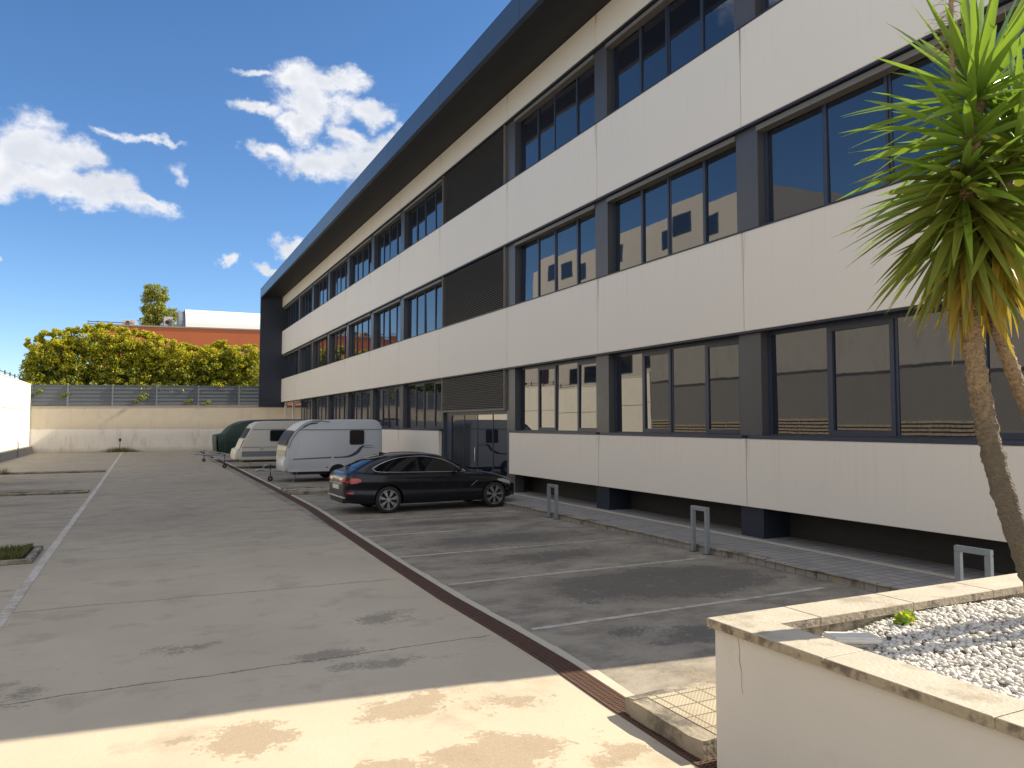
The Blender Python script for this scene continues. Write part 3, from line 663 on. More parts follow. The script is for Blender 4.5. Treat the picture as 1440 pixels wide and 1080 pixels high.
for k, (x, z, r) in enumerate([(-.4, 4.1, .42), (-5.5, 4.35, .25), (-.1, 4.4, .3), (3.2, 4.0, .2), (4.6, 3.95, .25), (-7.2, 4.6, .22)]):
    o = leafcloud([(x, 66.62, z), (x + r * .8, 66.6, z + .12), (x - r * .6, 66.6, z - .1)], [r, r * .7, r * .6], 26, .17, [M['hedgeB'], M['hedgeA'], M['hedgeC']], [.5, .25, .25], 'creeper', None, .5, .3, .6)
    tag(o, ['leafy creeper spilling over the middle fence panel', 'small creeper beside the second fence post from the left', 'upper creeper hanging over the middle fence panel', 'sparse creeper tuft left of the fourth clear fence post', 'little creeper tuft low on the right fence panel', 'creeper at the left end of the metal fence'][k], 'creeper', 'creepers on the metal fence')

# ================================================================== FAR BUILDINGS
rb = empty('terracotta_building', (8, 84, 0)); tag(rb, 'low terracotta building with white barrel vaulted roof behind the hedge', 'building')
m = MB(); m.add([(-12.3, 0, 0), (20, 0, 0), (20, 16, 0), (-12.3, 16, 0), (-12.3, 0, 11.85), (20, 0, 12.45), (20, 16, 12.45), (-12.3, 16, 11.85)], [(4, 5, 6, 7), (0, 1, 5, 4), (1, 2, 6, 5), (2, 3, 7, 6), (3, 0, 4, 7)])
m.build('wall', M['terracotta'], rb)
m = MB(); m.add([(-12.35, -.06, 11.86), (20, -.06, 12.46), (20, .3, 12.46), (-12.35, .3, 11.86), (-12.35, -.06, 12.0), (20, -.06, 12.6), (20, .3, 12.6), (-12.35, .3, 12.0)], [(0, 3, 2, 1), (4, 5, 6, 7), (0, 1, 5, 4), (3, 0, 4, 7)])
m.build('coping', M['plinth'], rb)
MB().box(-1, 20, -.05, 0, 9.7, 10.0).build('ledge', M['strip'], rb)
m = MB(); K = 18; vs = []
for i in range(K + 1):
    q = math.pi * i / K; y_, z_ = 3.2 - 2.9 * math.cos(q), 12.0 + 2.35 * math.sin(q) ** .8
    vs += [(-4.35, y_, z_ - .02), (16, y_, z_ + .1)]
m.add(vs, [(2 * i, 2 * i + 1, 2 * i + 3, 2 * i + 2) for i in range(K)]); m.build('vault_roof', M['vault'], rb, smooth=True)
m = MB(); vs = []
for i in range(K + 1):
    q = math.pi * i / K; vs.append((-5.0, 3.2 - 2.75 * math.cos(q), 11.95 + 2.1 * math.sin(q) ** .8))
m.add(vs, [tuple(range(K + 1))])
vv = []
for i in range(K + 1):
    q = math.pi * i / K; vv += [(-5.0, 3.2 - 2.8 * math.cos(q), 11.95 + 2.15 * math.sin(q) ** .8), (-4.4, 3.2 - 2.8 * math.cos(q), 11.95 + 2.15 * math.sin(q) ** .8)]
m.add(vv, [(2 * i, 2 * i + 1, 2 * i + 3, 2 * i + 2) for i in range(K)]); m.build('gable', M['cgrey'], rb)
sc = empty('lattice_screen', (-4.7, 84.3, 10)); tag(sc, 'grey slatted screen at the left end of the terracotta building', 'screen'); m = MB()
for z in np.arange(.2, 2.3, .22): m.box(-.45, .45, 0, .05, z, z + .1)
m.box(-.47, -.40, -.03, .08, -1, 2.35); m.box(.36, .42, -.03, .08, -1, 2.35); m.build('slats', M['fence_post'], sc)
MB().box(.4, 3.6, 0, .05, 2.2, 2.3).build('top_rail', M['fence_post'], sc)
for k, (x, z, w_, h_) in enumerate([(-1.55, 12.02, 1.2, .68), (2.05, 12.08, .85, 1.15)]):
    a = empty('air_conditioner', (x, 85.2, z)); tag(a, ['wide low white air conditioner on the terracotta roof', 'tall narrow white air conditioner beside the bamboo on the roof'][k], 'air conditioner', 'rooftop air conditioners')
    MB().box(-w_ / 2, w_ / 2, 0, .5, 0, h_).build('casing', M['white_box'], a, bevel=.03)
    MB().lathe([(.001, -.02), (.22 if k == 0 else .2, -.02), (.24 if k == 0 else .22, .01)], (-w_ * .12, 0, h_ * .5), 'y', 18).build('fan_grille', M['black'], a)
    MB().box(-w_ * .05, w_ * .38, -.015, 0, .1, h_ * .78).build('coil', M['cgrey'], a) if k else MB().box(w_ * .2, w_ * .22, -.015, 0, .05, h_ - .05).build('coil', M['cgrey'], a)
bt = empty('bamboo_clump', (1.3, 104, 0)); tag(bt, 'tall bushy bamboo rising above the terracotta roof', 'bamboo')
cs, rs = [], []
for i in range(240):
    t = random.random(); zz = 11.5 + 8.0 * t; wdt = 1.75 * (1 - .45 * t ** 3); cs.append((random.uniform(-1, 1) * wdt - .35 * t, random.uniform(-1, 1) * wdt * .7, zz if random.random() < .6 else 11.5 + 5.5 * t)); rs.append(random.uniform(.25, .55))
for i in range(60):
    t = random.random(); cs.append((1.3 + random.uniform(-.5, .9), random.uniform(-1, 1), 12 + 4.6 * t)); rs.append(random.uniform(.2, .45))
for i in range(10): cs.append((-.9 + random.uniform(-.4, .4), 0, 17.6 + i * .16)); rs.append(.28)
leafcloud(cs, rs, 62, .34, [M['bamboo'], M['hedgeA'], M['hedgeC']], [.6, .2, .2], 'crown', bt, .28, .5, .9)
m = MB()
for i in range(9): x = random.uniform(-.8, 1.2); m.tube([(x * .5, 0, 0), (x * .8, 0, 9), (x * 1.3, random.uniform(-.4, .4), 17)], [.07, .06, .02], 5)
m.build('stem', M['hedgeB'], bt)
# pale neighbours outside the photograph's left edge, seen mirrored in the upper windows
nb = empty('apartment_block', (-13, 48, 0)); tag(nb, 'pale apartment block beyond the white wall, mirrored in the office windows', 'building')
MB().box(-10, 0, -12, 18, 0, 17.6).build('wall', M['facade_pale'], nb)
for z in (6, 9.2, 12.4, 15.3):
    for y in (-8, -3.5, 1, 5.5, 10, 14.5):
        f = MB().box(-.01, .05, y, y + 1.9, z, z + 1.4).build('window', M['navy_frame'], nb); MB().quad((.055, y + .08, z + .08), (.055, y + 1.82, z + .08), (.055, y + 1.82, z + 1.32), (.055, y + .08, z + 1.32)).build('pane', M['glass'], f)

# ================================================================== CAR
def cr(pts, N):
    """Catmull-Rom through rows of pts sampled N times"""
    P = np.asarray(pts, float); n_ = len(P); t = np.linspace(0, n_ - 1, N); i = np.clip(t.astype(int), 0, n_ - 2); f = (t - i)[:, None]
    g_ = lambda k: P[np.clip(k, 0, n_ - 1)]
    p0, p1, p2, p3 = g_(i - 1), g_(i), g_(i + 1), g_(i + 2)
    return .5 * (2 * p1 + (p2 - p0) * f + (2 * p0 - 5 * p1 + 4 * p2 - p3) * f ** 2 + (3 * p1 - p0 - 3 * p2 + p3) * f ** 3)
car = empty('parked_car', (4.14, 19.22, 0), R(2.2)); tag(car, 'dark navy fastback car parked nose in toward the entrance', 'car')
ST = [(0, .62, .46, .80, .86), (.04, .76, .34, .88, .95), (.16, .85, .28, .955, 1.045), (.45, .90, .25, .985, 1.075), (1., .93, .22, .985, 1.06), (1.36, .94, .21, .98, 1.05), (2., .935, .2, .965, 1.03), (2.8, .93, .2, .945, 1.01),
      (3.5, .93, .2, .93, 1.0), (3.95, .925, .2, .905, .985), (4.33, .915, .21, .86, .935), (4.65, .875, .22, .785, .855), (4.86, .79, .25, .69, .75), (4.97, .66, .30, .56, .62), (5.0, .60, .36, .48, .53)]
st = cr(ST, 90); rings = []
for s_, w_, zb, zs, zt in st:
    half = [(0, zb), (.55 * w_, zb), (.86 * w_, zb + .015), (.965 * w_, zb + .10), (.99 * w_, zb + .24), (.975 * w_, zb + .5 * (zs - zb)), (1.0 * w_, zs - .20), (.985 * w_, zs - .13), (.965 * w_, zs - .03), (.90 * w_, zs + .3 * (zt - zs)), (.62 * w_, zs + .82 * (zt - zs)), (.3 * w_, zt - .003), (0, zt)]
    h_ = cr(half, 36); rings.append([(s_, -y, z) for y, z in h_] + [(s_, y, z) for y, z in h_[-2:0:-1]])
K = len(rings[0]); m = MB(); V = [p for r_ in rings for p in r_]; F = [(i * K + k, i * K + (k + 1) % K, (i + 1) * K + (k + 1) % K, (i + 1) * K + k) for i in range(len(rings) - 1) for k in range(K)]
F += [tuple(range(K)), tuple((len(rings) - 1) * K + k for k in range(K))[::-1]]
body = m.add(V, F).build('body', M['carpaint'])
WH = [(1.37, -.79), (4.33, -.79), (1.37, .79), (4.33, .79)]
c = MB()
for wx, wy in WH: c.lathe([(.0005, -.2 if wy > 0 else -.5), (.385, -.2 if wy > 0 else -.5), (.385, .5 if wy > 0 else .2), (.0005, .5 if wy > 0 else .2)], (wx, wy, .335), 'y', 40)
cut = c.build('arch_cutter', M['black']); md = body.modifiers.new('arches', 'BOOLEAN'); md.object = cut; md.operation = 'DIFFERENCE'; md.solver = 'EXACT'
dg = bpy.context.evaluated_depsgraph_get(); me = bpy.data.meshes.new_from_object(body.evaluated_get(dg)); body.modifiers.clear(); body.data = me; bpy.data.objects.remove(cut)
me.materials.clear(); me.materials.append(M['carpaint'])
me.polygons.foreach_set('use_smooth', [True] * len(me.polygons)); me.set_sharp_from_angle(angle=R(38)); body.parent = car
# cabin
GS = [(.30, .80, .68, 1.075), (.45, .83, .66, 1.12), (.75, .85, .655, 1.235), (1.1, .86, .65, 1.355), (1.5, .865, .645, 1.445), (2., .865, .645, 1.49), (2.45, .865, .645, 1.485), (2.85, .865, .64, 1.425), (3.2, .86, .64, 1.29), (3.55, .85, .65, 1.125), (3.8, .83, .67, 1.01), (3.9, .82, .68, .97)]
ZB = .93
def gsec(s_):
    a = np.array(GS); wb, wr, zr = (np.interp(s_, gd[:, 0], gd[:, i]) for i in (1, 2, 3)); return wb, wr, zr
gd = cr(GS, 120)
def gring(s_):
    wb, wr, zr = gsec(s_); hs = max(.02, zr - .075 - ZB)
    return cr([(wb + .01, ZB - .03), (wb - (wb - wr - .03) * .5, ZB + hs * .55), (wr + .03, ZB + hs), (wr - .07, ZB + hs + .045), (wr * .5, zr - .008), (0, zr)], 26)
m = MB(); rings = []
for s_ in np.linspace(.30, 3.9, 80):
    h_ = gring(s_); rings.append([(s_, -y, z) for y, z in h_] + [(s_, y, z) for y, z in h_[-2::-1]])
K = len(rings[0]); m.add([p for r_ in rings for p in r_], [(i * K + k, i * K + k + 1, (i + 1) * K + k + 1, (i + 1) * K + k) for i in range(79) for k in range(K - 1)])
m.build('cabin', M['carpaint'], car, smooth=True)
def gy(s_, z, off=.008):
    r_ = gring(s_); return float(np.interp(z, r_[:14, 1], r_[:14, 0])) + off
OUT = [(.98, 1.115), (1.22, 1.235), (1.57, 1.345), (1.95, 1.392), (2.35, 1.395), (2.75, 1.335), (3.05, 1.235), (3.3, 1.11), (3.52, .985), (3.3, .985), (2.75, .992), (2.2, 1.0), (1.6, 1.012), (1.15, 1.03), (1.02, 1.07)]
top = cr(OUT[:9], 60); bot = np.array([OUT[0]] + OUT[:8:-1][0:6] + [OUT[8]])
for sg in (-1, 1):
    for a, b in ((1.0, 2.12), (2.2, 3.49)):
        m = MB(); vs = []; ss_ = np.linspace(a, b, 26)
        for s_ in ss_:
            zt = float(np.interp(s_, top[:, 0], top[:, 1])); zb = float(np.interp(s_, bot[:, 0], bot[:, 1]))
            for t in np.linspace(0, 1, 6): z = zb + (zt - zb) * t; vs.append((s_, sg * gy(s_, z), z))
        m.add(vs, [(i * 6 + k, i * 6 + k + 1, i * 6 + k + 7, i * 6 + k + 6) for i in range(25) for k in range(5)]); m.build('side_window', M['carglass'], car, smooth=True)
    P = [tuple(p) for p in top] + [tuple(p) for p in cr(OUT[8:] + OUT[:1], 40)[1:-1]]
    MB().tube([(s_, sg * gy(s_, z, .012), z) for s_, z in P], .011, 6, close=True).build('window_trim', M['chrome'], car, smooth=True)
    MB().box(.15, .62, sg * .935 - .004, sg * .935 + .004, .0, .0)
def toppatch(s0, s1, name, wfrac):
    m = MB(); vs = []; ss_ = np.linspace(s0, s1, 22)
    for s_ in ss_:
        r_ = gring(s_)[13:]; yy = r_[:, 0]; 
        for q in np.linspace(-1, 1, 15):
            wb, wr, zr = gsec(s_); y = q * wr * wfrac; z = float(np.interp(abs(y), yy[::-1], r_[::-1, 1])); vs.append((s_, y, z + .008))
    m.add(vs, [(i * 15 + k, i * 15 + k + 1, i * 15 + k + 16, i * 15 + k + 15) for i in range(21) for k in range(14)]); m.build(name, M['carglass'], car, smooth=True)
toppatch(.5, 1.42, 'rear_window', .92); toppatch(2.85, 3.72, 'windscreen', .95)
# wheels
def wheel(wx, wy):
    sg = -1 if wy < 0 else 1
    t = MB().lathe([(.25, -.105), (.315, -.11), (.335, -.075), (.337, 0), (.335, .075), (.315, .11), (.25, .105), (.245, .0), (.25, -.105)], (0, 0, 0), 'y', 36).build('wheel', M['tyre'], car, smooth=True, loc=(wx, wy + sg * .02, .337))
    r_ = MB(); f = sg * .085
    r_.lathe([(.252, f - sg * .15), (.256, f + sg * .012), (.238, f + sg * .012), (.232, f - sg * .02), (.226, f - sg * .15)], (0, 0, 0), 'y', 36)
    r_.lathe([(.001, f), (.055, f), (.062, f - sg * .03)], (0, 0, 0), 'y', 16)
    for k in range(7):
        for dq in (-.12, .12):
            q = 2 * math.pi * k / 7 + .2; q2 = q + dq; a0, a1 = (math.cos(q) * .05, math.sin(q) * .05), (math.cos(q2) * .24, math.sin(q2) * .24)
            n_ = (-math.sin(q) * .013, math.cos(q) * .013); vs = []
            for (x, z), yy, wsc in ((a0, f, 1), (a1, f - sg * .005, 1.1)):
                vs += [(x - n_[0] * wsc, yy, z - n_[1] * wsc), (x + n_[0] * wsc, yy, z + n_[1] * wsc), (x + n_[0] * wsc, yy - sg * .04, z + n_[1] * wsc), (x - n_[0] * wsc, yy - sg * .04, z - n_[1] * wsc)]
            r_.add(vs, [(0, 1, 5, 4), (1, 2, 6, 5), (2, 3, 7, 6), (3, 0, 4, 7)])
    r_.build('rim', M['alloy'], t)
    MB().lathe([(.001, f - sg * .11), (.23, f - sg * .11)], (0, 0, 0), 'y', 24).build('brake_disc', M['black'], t)
for wx, wy in WH: wheel(wx, wy)
def bodypt(s_, z):
    j = int(np.argmin(abs(st[:, 0] - s_))); _, w_, zb, zs, zt = st[j]
    half = np.array([(w_ * .86, zb + .015), (.965 * w_, zb + .10), (.99 * w_, zb + .24), (.975 * w_, zb + .5 * (zs - zb)), (w_, zs - .20), (.985 * w_, zs - .13), (.965 * w_, zs - .03), (.90 * w_, zs + .3 * (zt - zs))])
    return float(np.interp(z, half[:, 1], half[:, 0]))
def sidepatch(name, mat, poly, sg, off=.006, grid=10):
    """thin patch following the body side; poly = rows of (s, z_low, z_high)"""
    vs = []; P = np.array(poly); ss_ = np.linspace(P[0, 0], P[-1, 0], grid)
    for s_ in ss_:
        a, b = np.interp(s_, P[:, 0], P[:, 1]), np.interp(s_, P[:, 0], P[:, 2])
        for t in np.linspace(0, 1, 5): z = a + (b - a) * t; vs.append((s_, sg * (bodypt(s_, z) + off), z))
    return MB().add(vs, [(i * 5 + k, i * 5 + k + 1, i * 5 + k + 6, i * 5 + k + 5) for i in range(grid - 1) for k in range(4)]).build(name, mat, car, smooth=True)
for sg in (-1, 1):
    sidepatch('tail_light', M['redlamp'], [(.045, .80, .88), (.2, .76, .90), (.42, .78, .89), (.52, .81, .865)], sg)
    m = MB(); m.add([(-.012, sg * .35, .80), (-.012, sg * .62, .80), (.04, sg * .765, .79), (.04, sg * .765, .88), (.0, sg * .62, .88), (.0, sg * .35, .87)], [(0, 1, 4, 5), (1, 2, 3, 4)]); m.build('tail_light', M['redlamp'], car)
    sidepatch('reflector', M['redlamp'], [(.06, .515, .55), (.28, .52, .55)], sg)
    sidepatch('headlight', M['headlamp'], [(4.42, .72, .76), (4.62, .66, .755), (4.84, .60, .69)], sg, .01)
    sidepatch('side_vent', M['chrome'], [(3.62, .60, .615), (3.68, .63, .66), (3.80, .735, .75)], sg, .01, 6)
    for s_ in (1.95, 2.95): MB().tube([(s_ - .1, sg * (bodypt(s_, .86) + .002), .865), (s_ - .08, sg * (bodypt(s_, .86) + .035), .87), (s_ + .1, sg * (bodypt(s_, .86) + .035), .868), (s_ + .12, sg * (bodypt(s_, .86) + .002), .862)], .013, 6).build('door_handle', M['carpaint'], car, smooth=True)
    mm = MB().tube([(3.16, sg * .82, 1.0), (3.2, sg * .95, 1.03)], .02, 6); mm.lathe([(.001, -.13), (.055, -.11), (.07, 0), (.05, .11), (.001, .125)], (3.22, sg * 1.0, 1.06), 'y', 12); mm.build('wing_mirror', M['carpaint'], car, smooth=True)
    sidepatch('door_seam', M['black'], [(2.155, .33, .93), (2.163, .33, .93)], sg, .0025, 3); sidepatch('door_seam', M['black'], [(3.28, .33, .9), (3.288, .33, .9)], sg, .0025, 3)
    sidepatch('sill_trim', M['black'], [(1.85, .215, .29), (3.9, .215, .29)], sg, .006)
    MB().lathe([(.045, -.02), (.05, .08), (.035, .08), (.03, -.0)], (0.03, sg * .5, .345), 'x', 14).build('exhaust', M['chrome'], car)
m = MB(); m.add([(.012, -.26, .585), (.012, .26, .585), (-.028, .26, .70), (-.028, -.26, .70)], [(0, 1, 2, 3)]); m.add([(-.016, -.60, .53), (-.016, .60, .53), (-.02, .60, .55), (-.02, -.60, .55)], [(0, 1, 2, 3)])
MB().box(-.022, .02, -.27, .27, .60, .715).build('number_plate', M['plate'], car, bevel=.006)
MB().box(-.03, .06, -.56, .56, .735, .765).build('boot_trim', M['chrome'], car, bevel=.008)
MB().box(-.035, .06, -.74, .74, .40, .43).build('bumper_trim', M['chrome'], car, bevel=.01)
MB().box(.01, .3, -.6, .6, .27, .39).build('rear_diffuser', M['black'], car, bevel=.02)
m = MB(); m.add([(1.38, -.03, 1.40), (1.62, -.03, 1.455), (1.62, .03, 1.455), (1.38, .03, 1.40), (1.40, 0, 1.50), (1.46, 0, 1.49)], [(0, 1, 5, 4), (3, 4, 5, 2), (0, 4, 3), (1, 2, 5)]); m.build('antenna', M['carpaint'], car)
for ch in car.children:
    if ch.name.split('.')[0] == 'wheel': continue
    for v in ch.data.vertices:
        if v.co.x < 1.0: v.co.x = 1.0 - (1.0 - v.co.x) * .72
        elif v.co.x > 4.7: v.co.x = 4.7 + (v.co.x - 4.7) * 1.25
m = MB()
for a in (-.28, .28): m.box(4.955 + .07, 5.078, a - .24, a + .24, .50, .62)
m.build('grille', M['black'], car, bevel=.02)

# ================================================================== CARAVANS
def shell(prof, w_, r_, name, mat, parent):
    P = [Vector(p) for p in prof]; cx = sum(p.x for p in P) / len(P); cz = sum(p.y for p in P) / len(P); N = len(P); vs = []
    for yy, ins in ((0, r_), (r_ * .35, r_ * .25), (r_, 0), (w_ - r_, 0), (w_ - r_ * .35, r_ * .25), (w_, r_)):
        for i, p in enumerate(P):
            t = (P[(i + 1) % N] - P[i - 1]).normalized(); nn = Vector((t.y, -t.x))
            if nn.dot(p - Vector((cx, cz))) > 0: nn = -nn
            q = p + nn * ins; vs.append((q.x, yy, q.y))
    fs = [(i * N + k, i * N + (k + 1) % N, (i + 1) * N + (k + 1) % N, (i + 1) * N + k) for i in range(5) for k in range(N)] + [tuple(range(N)), tuple(5 * N + k for k in range(N))[::-1]]
    return MB().add(vs, fs).build(name, mat, parent, smooth=True, angle=40)
def rrect(x0, x1, z0, z1, r_, k=4):
    o = []
    for cx, cz, a in ((x1 - r_, z0 + r_, -90), (x1 - r_, z1 - r_, 0), (x0 + r_, z1 - r_, 90), (x0 + r_, z0 + r_, 180)):
        for i in range(k + 1): q = R(a + 90 * i / k); o.append((cx + r_ * math.cos(q), cz + r_ * math.sin(q)))
    return o
def cwheel(parent, x, y, r_, hub):
    t = MB().lathe([(r_ * .55, -.09), (r_ * .95, -.09), (r_, -.05), (r_, .05), (r_ * .95, .09), (r_ * .55, .09)], (0, 0, 0), 'y', 24).build('wheel', M['tyre'], parent, smooth=True, loc=(x, y, r_))
    MB().lathe([(r_ * .58, -.085), (r_ * .5, -.075), (r_ * .3, -.05), (.001, -.06)], (0, 0, 0), 'y', 20).build('rim', hub, t, smooth=True)
def towbar(parent, xf, yc, zb, reach, jw=True):
    m = MB(); m.tube([(xf + .4, yc - .55, zb), (xf - reach + .25, yc, zb - .02)], .035, 6); m.tube([(xf + .4, yc + .55, zb), (xf - reach + .25, yc, zb - .02)], .035, 6)
    m.tube([(xf - reach + .35, yc, zb), (xf - reach, yc, zb + .03), (xf - reach - .12, yc, zb + .0)], [.04, .05, .055], 8)
    m.tube([(xf - reach + .12, yc, zb + .05), (xf - reach + .3, yc + .02, zb + .28)], .018, 6); d = m.build('drawbar', M['galv'], parent)
    j = MB(); jx = xf - reach + .42
    j.tube([(jx, yc - .1, .12), (jx, yc - .1, zb + .22)], .018, 8); j.lathe([(.03, -.035), (.10, -.035), (.105, 0), (.10, .035), (.03, .035)], (jx, yc - .1, .105), 'y', 14); j.tube([(jx - .07, yc - .1, zb + .21), (jx + .07, yc - .1, zb + .21)], .013, 6)
    j.build('jockey_wheel', M['black'], parent)
# white caravan nearest the car
c1 = empty('caravan', (4.88, 29.4, 0)); tag(c1, 'white caravan with dark swoosh stripe, nearest the navy car', 'caravan', 'caravans parked along the building')
pr = [(0, .50), (-.02, .75), (-.01, 1.05), (.03, 1.34), (.16, 1.68), (.36, 1.96), (.62, 2.18), (.95, 2.32), (1.25, 2.37), (2.2, 2.395), (3.3, 2.395), (3.48, 2.36), (3.62, 2.26), (3.69, 2.1), (3.71, 1.6), (3.71, .50), (3.68, .40), (2.7, .38), (.1, .40)]
bd = shell(pr, 2.3, .07, 'body', M['caravan'], c1)
nose = [(-.025, .62), (-.04, .8), (-.03, 1.06), (.01, 1.36), (.14, 1.70), (.34, 1.98), (.6, 2.2), (.94, 2.345), (1.25, 2.39)]
m = MB(); vs = []
for x, z in nose: vs += [(x, .075, z), (x, 2.225, z)]
m.add(vs, [(2 * i, 2 * i + 1, 2 * i + 3, 2 * i + 2) for i in range(len(nose) - 1)]); m.build('front_panel', M['caravan_nose'], c1, smooth=True)
m = MB(); vs = []
for x, z in ((.00, 1.40), (.055, 1.56), (.125, 1.70), (.225, 1.86), (.31, 1.965)): vs += [(x - .025, .16, z), (x - .025, 2.14, z)]
m.add(vs, [(2 * i, 2 * i + 1, 2 * i + 3, 2 * i + 2) for i in range(4)]); m.build('front_window', M['acrylic'], c1, smooth=True)
MB().add([(-.045, .2, 1.0), (-.045, 2.1, 1.0), (-.03, 2.1, 1.2), (-.03, .2, 1.2)], [(0, 1, 2, 3)]).build('front_graphic', M['cgreen'], c1)
shell([(-.10, .42), (-.13, .6), (-.10, .85), (-.02, 1.0), (.3, 1.02), (.3, .42)], 1.7, .06, 'gas_locker', M['caravan'], c1).location = (0, .08, 0)
MB().prism(rrect(2.40, 2.95, 1.42, 1.965, .07), -.02, .02).build('side_window', M['carglass'], c1)
MB().prism(rrect(2.375, 2.975, 1.395, 1.99, .085), -.008, .015).build('window_frame', M['cgrey'], c1)
MB().box(.42, 3.66, -.012, .01, 1.985, 2.012).build('awning_rail', M['cgrey'], c1)
ar = [(x + .02, z - .02) for x, z in nose]
m = MB(); m.tube([(x + .05, -.004, z - .045) for x, z in nose[3:]] + [(1.6, -.004, 2.30)], .02, 5); m.build('edge_trim', M['cgrey'], c1)
def decal(V_, F_): MB().add(V_, F_).build('stripe', M['cdecal'], c1)
decal([(.62, -.006, 2.07), (.85, -.006, 2.19), (1.15, -.006, 2.235), (1.15, -.006, 2.275), (.84, -.006, 2.24), (.60, -.006, 2.10)], [(0, 1, 4, 5), (1, 2, 3, 4)])
decal([(.24, -.006, .86), (1.68, -.006, .90), (1.68, -.006, .945), (.24, -.006, .895)], [(0, 1, 2, 3)])
lo_ = cr([(1.78, .90), (2.2, .905), (2.5, .95), (2.75, 1.08), (2.88, 1.25), (2.98, 1.33)], 16); hi_ = cr([(1.78, .945), (2.2, .96), (2.45, 1.03), (2.66, 1.17), (2.80, 1.32), (2.98, 1.385)], 16)
decal([(x, -.006, z) for x, z in lo_] + [(x, -.006, z) for x, z in hi_], [(i, i + 1, i + 17, i + 16) for i in range(15)])
decal([(3.02, -.006, 1.35), (3.30, -.006, 1.36), (3.30, -.006, 1.375), (3.02, -.006, 1.375)], [(0, 1, 2, 3)]); decal([(2.98, -.006, 1.27), (3.38, -.006, 1.29), (3.38, -.006, 1.30), (2.96, -.006, 1.295)], [(0, 1, 2, 3)])
m = MB(); m.box(.05, 3.69, -.01, .01, .40, .52); m.build('skirt', M['caravan'], c1)
a_ = [(1.94 + .42 * math.cos(R(q)), .40 + .36 * math.sin(R(q))) for q in range(0, 181, 12)]
m = MB(); m.prism(a_, -.035, .10); m.build('wheel_arch', M['caravan'], c1); m = MB(); a2 = [(1.94 + .345 * math.cos(R(q)), .365 + .30 * math.sin(R(q))) for q in range(0, 181, 12)]; m.prism(a2, -.045, .09); m.build('wheel_well', M['dark'], c1)
cwheel(c1, 1.94, .06, .30, M['cgrey']); cwheel(c1, 1.94, 2.2, .30, M['cgrey'])
MB().box(.3, 3.5, .2, 2.1, .28, .38).build('chassis', M['black'], c1); towbar(c1, .1, 1.15, .42, .95)
MB().tube([(.42, .2, .38), (.28, .2, .03)], .022, 6).box(.2, .36, .13, .27, 0, .03).build('corner_steady', M['cgrey'], c1)
MB().box(1.48, 1.6, -.015, .0, .53, .57).build('marker_light', M['redlamp'], c1)
# older cream caravan
c2 = empty('caravan', (4.25, 39.2, 0)); tag(c2, 'older cream caravan with sloped front, between the white and the green covered ones', 'caravan', 'caravans parked along the building')
pr = [(0, .50), (0, .62), (.05, .98), (.24, 1.43), (.55, 2.02), (.70, 2.20), (.95, 2.32), (1.5, 2.36), (4.6, 2.39), (4.8, 2.3), (4.85, 2.1), (4.85, .5), (4.8, .42), (.05, .42)]
shell(pr, 2.25, .06, 'body', M['caravan_old'], c2)
MB().prism(rrect(1.45, 2.35, 1.36, 1.89, .08), -.02, .02).build('side_window', M['carglass'], c2); MB().prism(rrect(1.42, 2.38, 1.33, 1.92, .09), -.008, .015).build('window_frame', M['cgrey'], c2)
MB().box(.6, 4.8, -.012, .01, 1.93, 1.955).build('awning_rail', M['cgrey'], c2); MB().box(.12, 4.8, -.01, .012, .60, .86).build('lower_band', M['cgrey'], c2); MB().box(.14, 4.8, -.011, .012, 1.05, 1.075).build('trim_line', M['cgrey'], c2)
MB().lathe([(.001, -.012), (.10, -.012), (.10, .01)], (1.05, 0, .98), 'y', 14).build('emblem', M['cgreen'], c2)
m = MB(); m.add([(.03, .1, .98), (.03, 2.15, .98), (.22, 2.15, 1.45), (.22, .1, 1.45)], [(0, 1, 2, 3)]); m.v = [(x - .015, y, z + .01) for x, y, z in m.v]; m.build('front_panel', M['caravan_nose'], c2)
m = MB(); m.add([(.26, .15, 1.5), (.26, 2.1, 1.5), (.52, 2.1, 1.98), (.52, .15, 1.98)], [(0, 1, 2, 3)]); m.v = [(x - .02, y, z + .01) for x, y, z in m.v]; m.build('front_window', M['acrylic'], c2)
shell([(-.2, .45), (-.22, .7), (-.16, .95), (.06, 1.02), (.06, .45)], 1.9, .06, 'gas_locker', M['caravan_nose'], c2).location = (0, .18, 0)
cwheel(c2, 2.9, .1, .29, M['cgrey']); cwheel(c2, 2.9, 2.15, .29, M['cgrey']); MB().box(.2, 4.6, .2, 2.0, .32, .42).build('chassis', M['black'], c2); towbar(c2, 0, 1.1, .45, 1.0)
MB().tube([(.55, .2, .4), (.5, .2, .02)], .02, 6).build('corner_steady', M['cgrey'], c2)
# third caravan under its cover
c3 = empty('caravan', (3.72, 46.3, 0)); tag(c3, 'caravan wrapped in a dark green cover, farthest from the camera', 'caravan', 'caravans parked along the building')
pr = cr([(.05, .62), (0, .9), (-.02, 1.45), (.05, 1.56), (.42, 1.64), (.62, 1.85), (.85, 2.06), (1.3, 2.30), (2.0, 2.42), (3.4, 2.46), (4.9, 2.46)], 40)
P_ = [tuple(p) for p in pr] + [(5.2, 2.3), (5.25, .5), (3, .42), (1.2, .40)]
shell(P_, 2.3, .12, 'cover', M['tarp'], c3)
m = MB(); vs = [];
for x, z in [(1.05, 2.20), (1.5, 2.37), (2.2, 2.455), (3.5, 2.485), (4.9, 2.485)]: vs += [(x, .02, z), (x, 2.28, z), (x, .0, z - .07)]
m.add(vs, [(3 * i, 3 * i + 1, 3 * i + 4, 3 * i + 3) for i in range(4)] + [(3 * i, 3 * i + 3, 3 * i + 5, 3 * i + 2) for i in range(4)]); m.build('cover_top', M['tarp_grey'], c3)
m = MB()
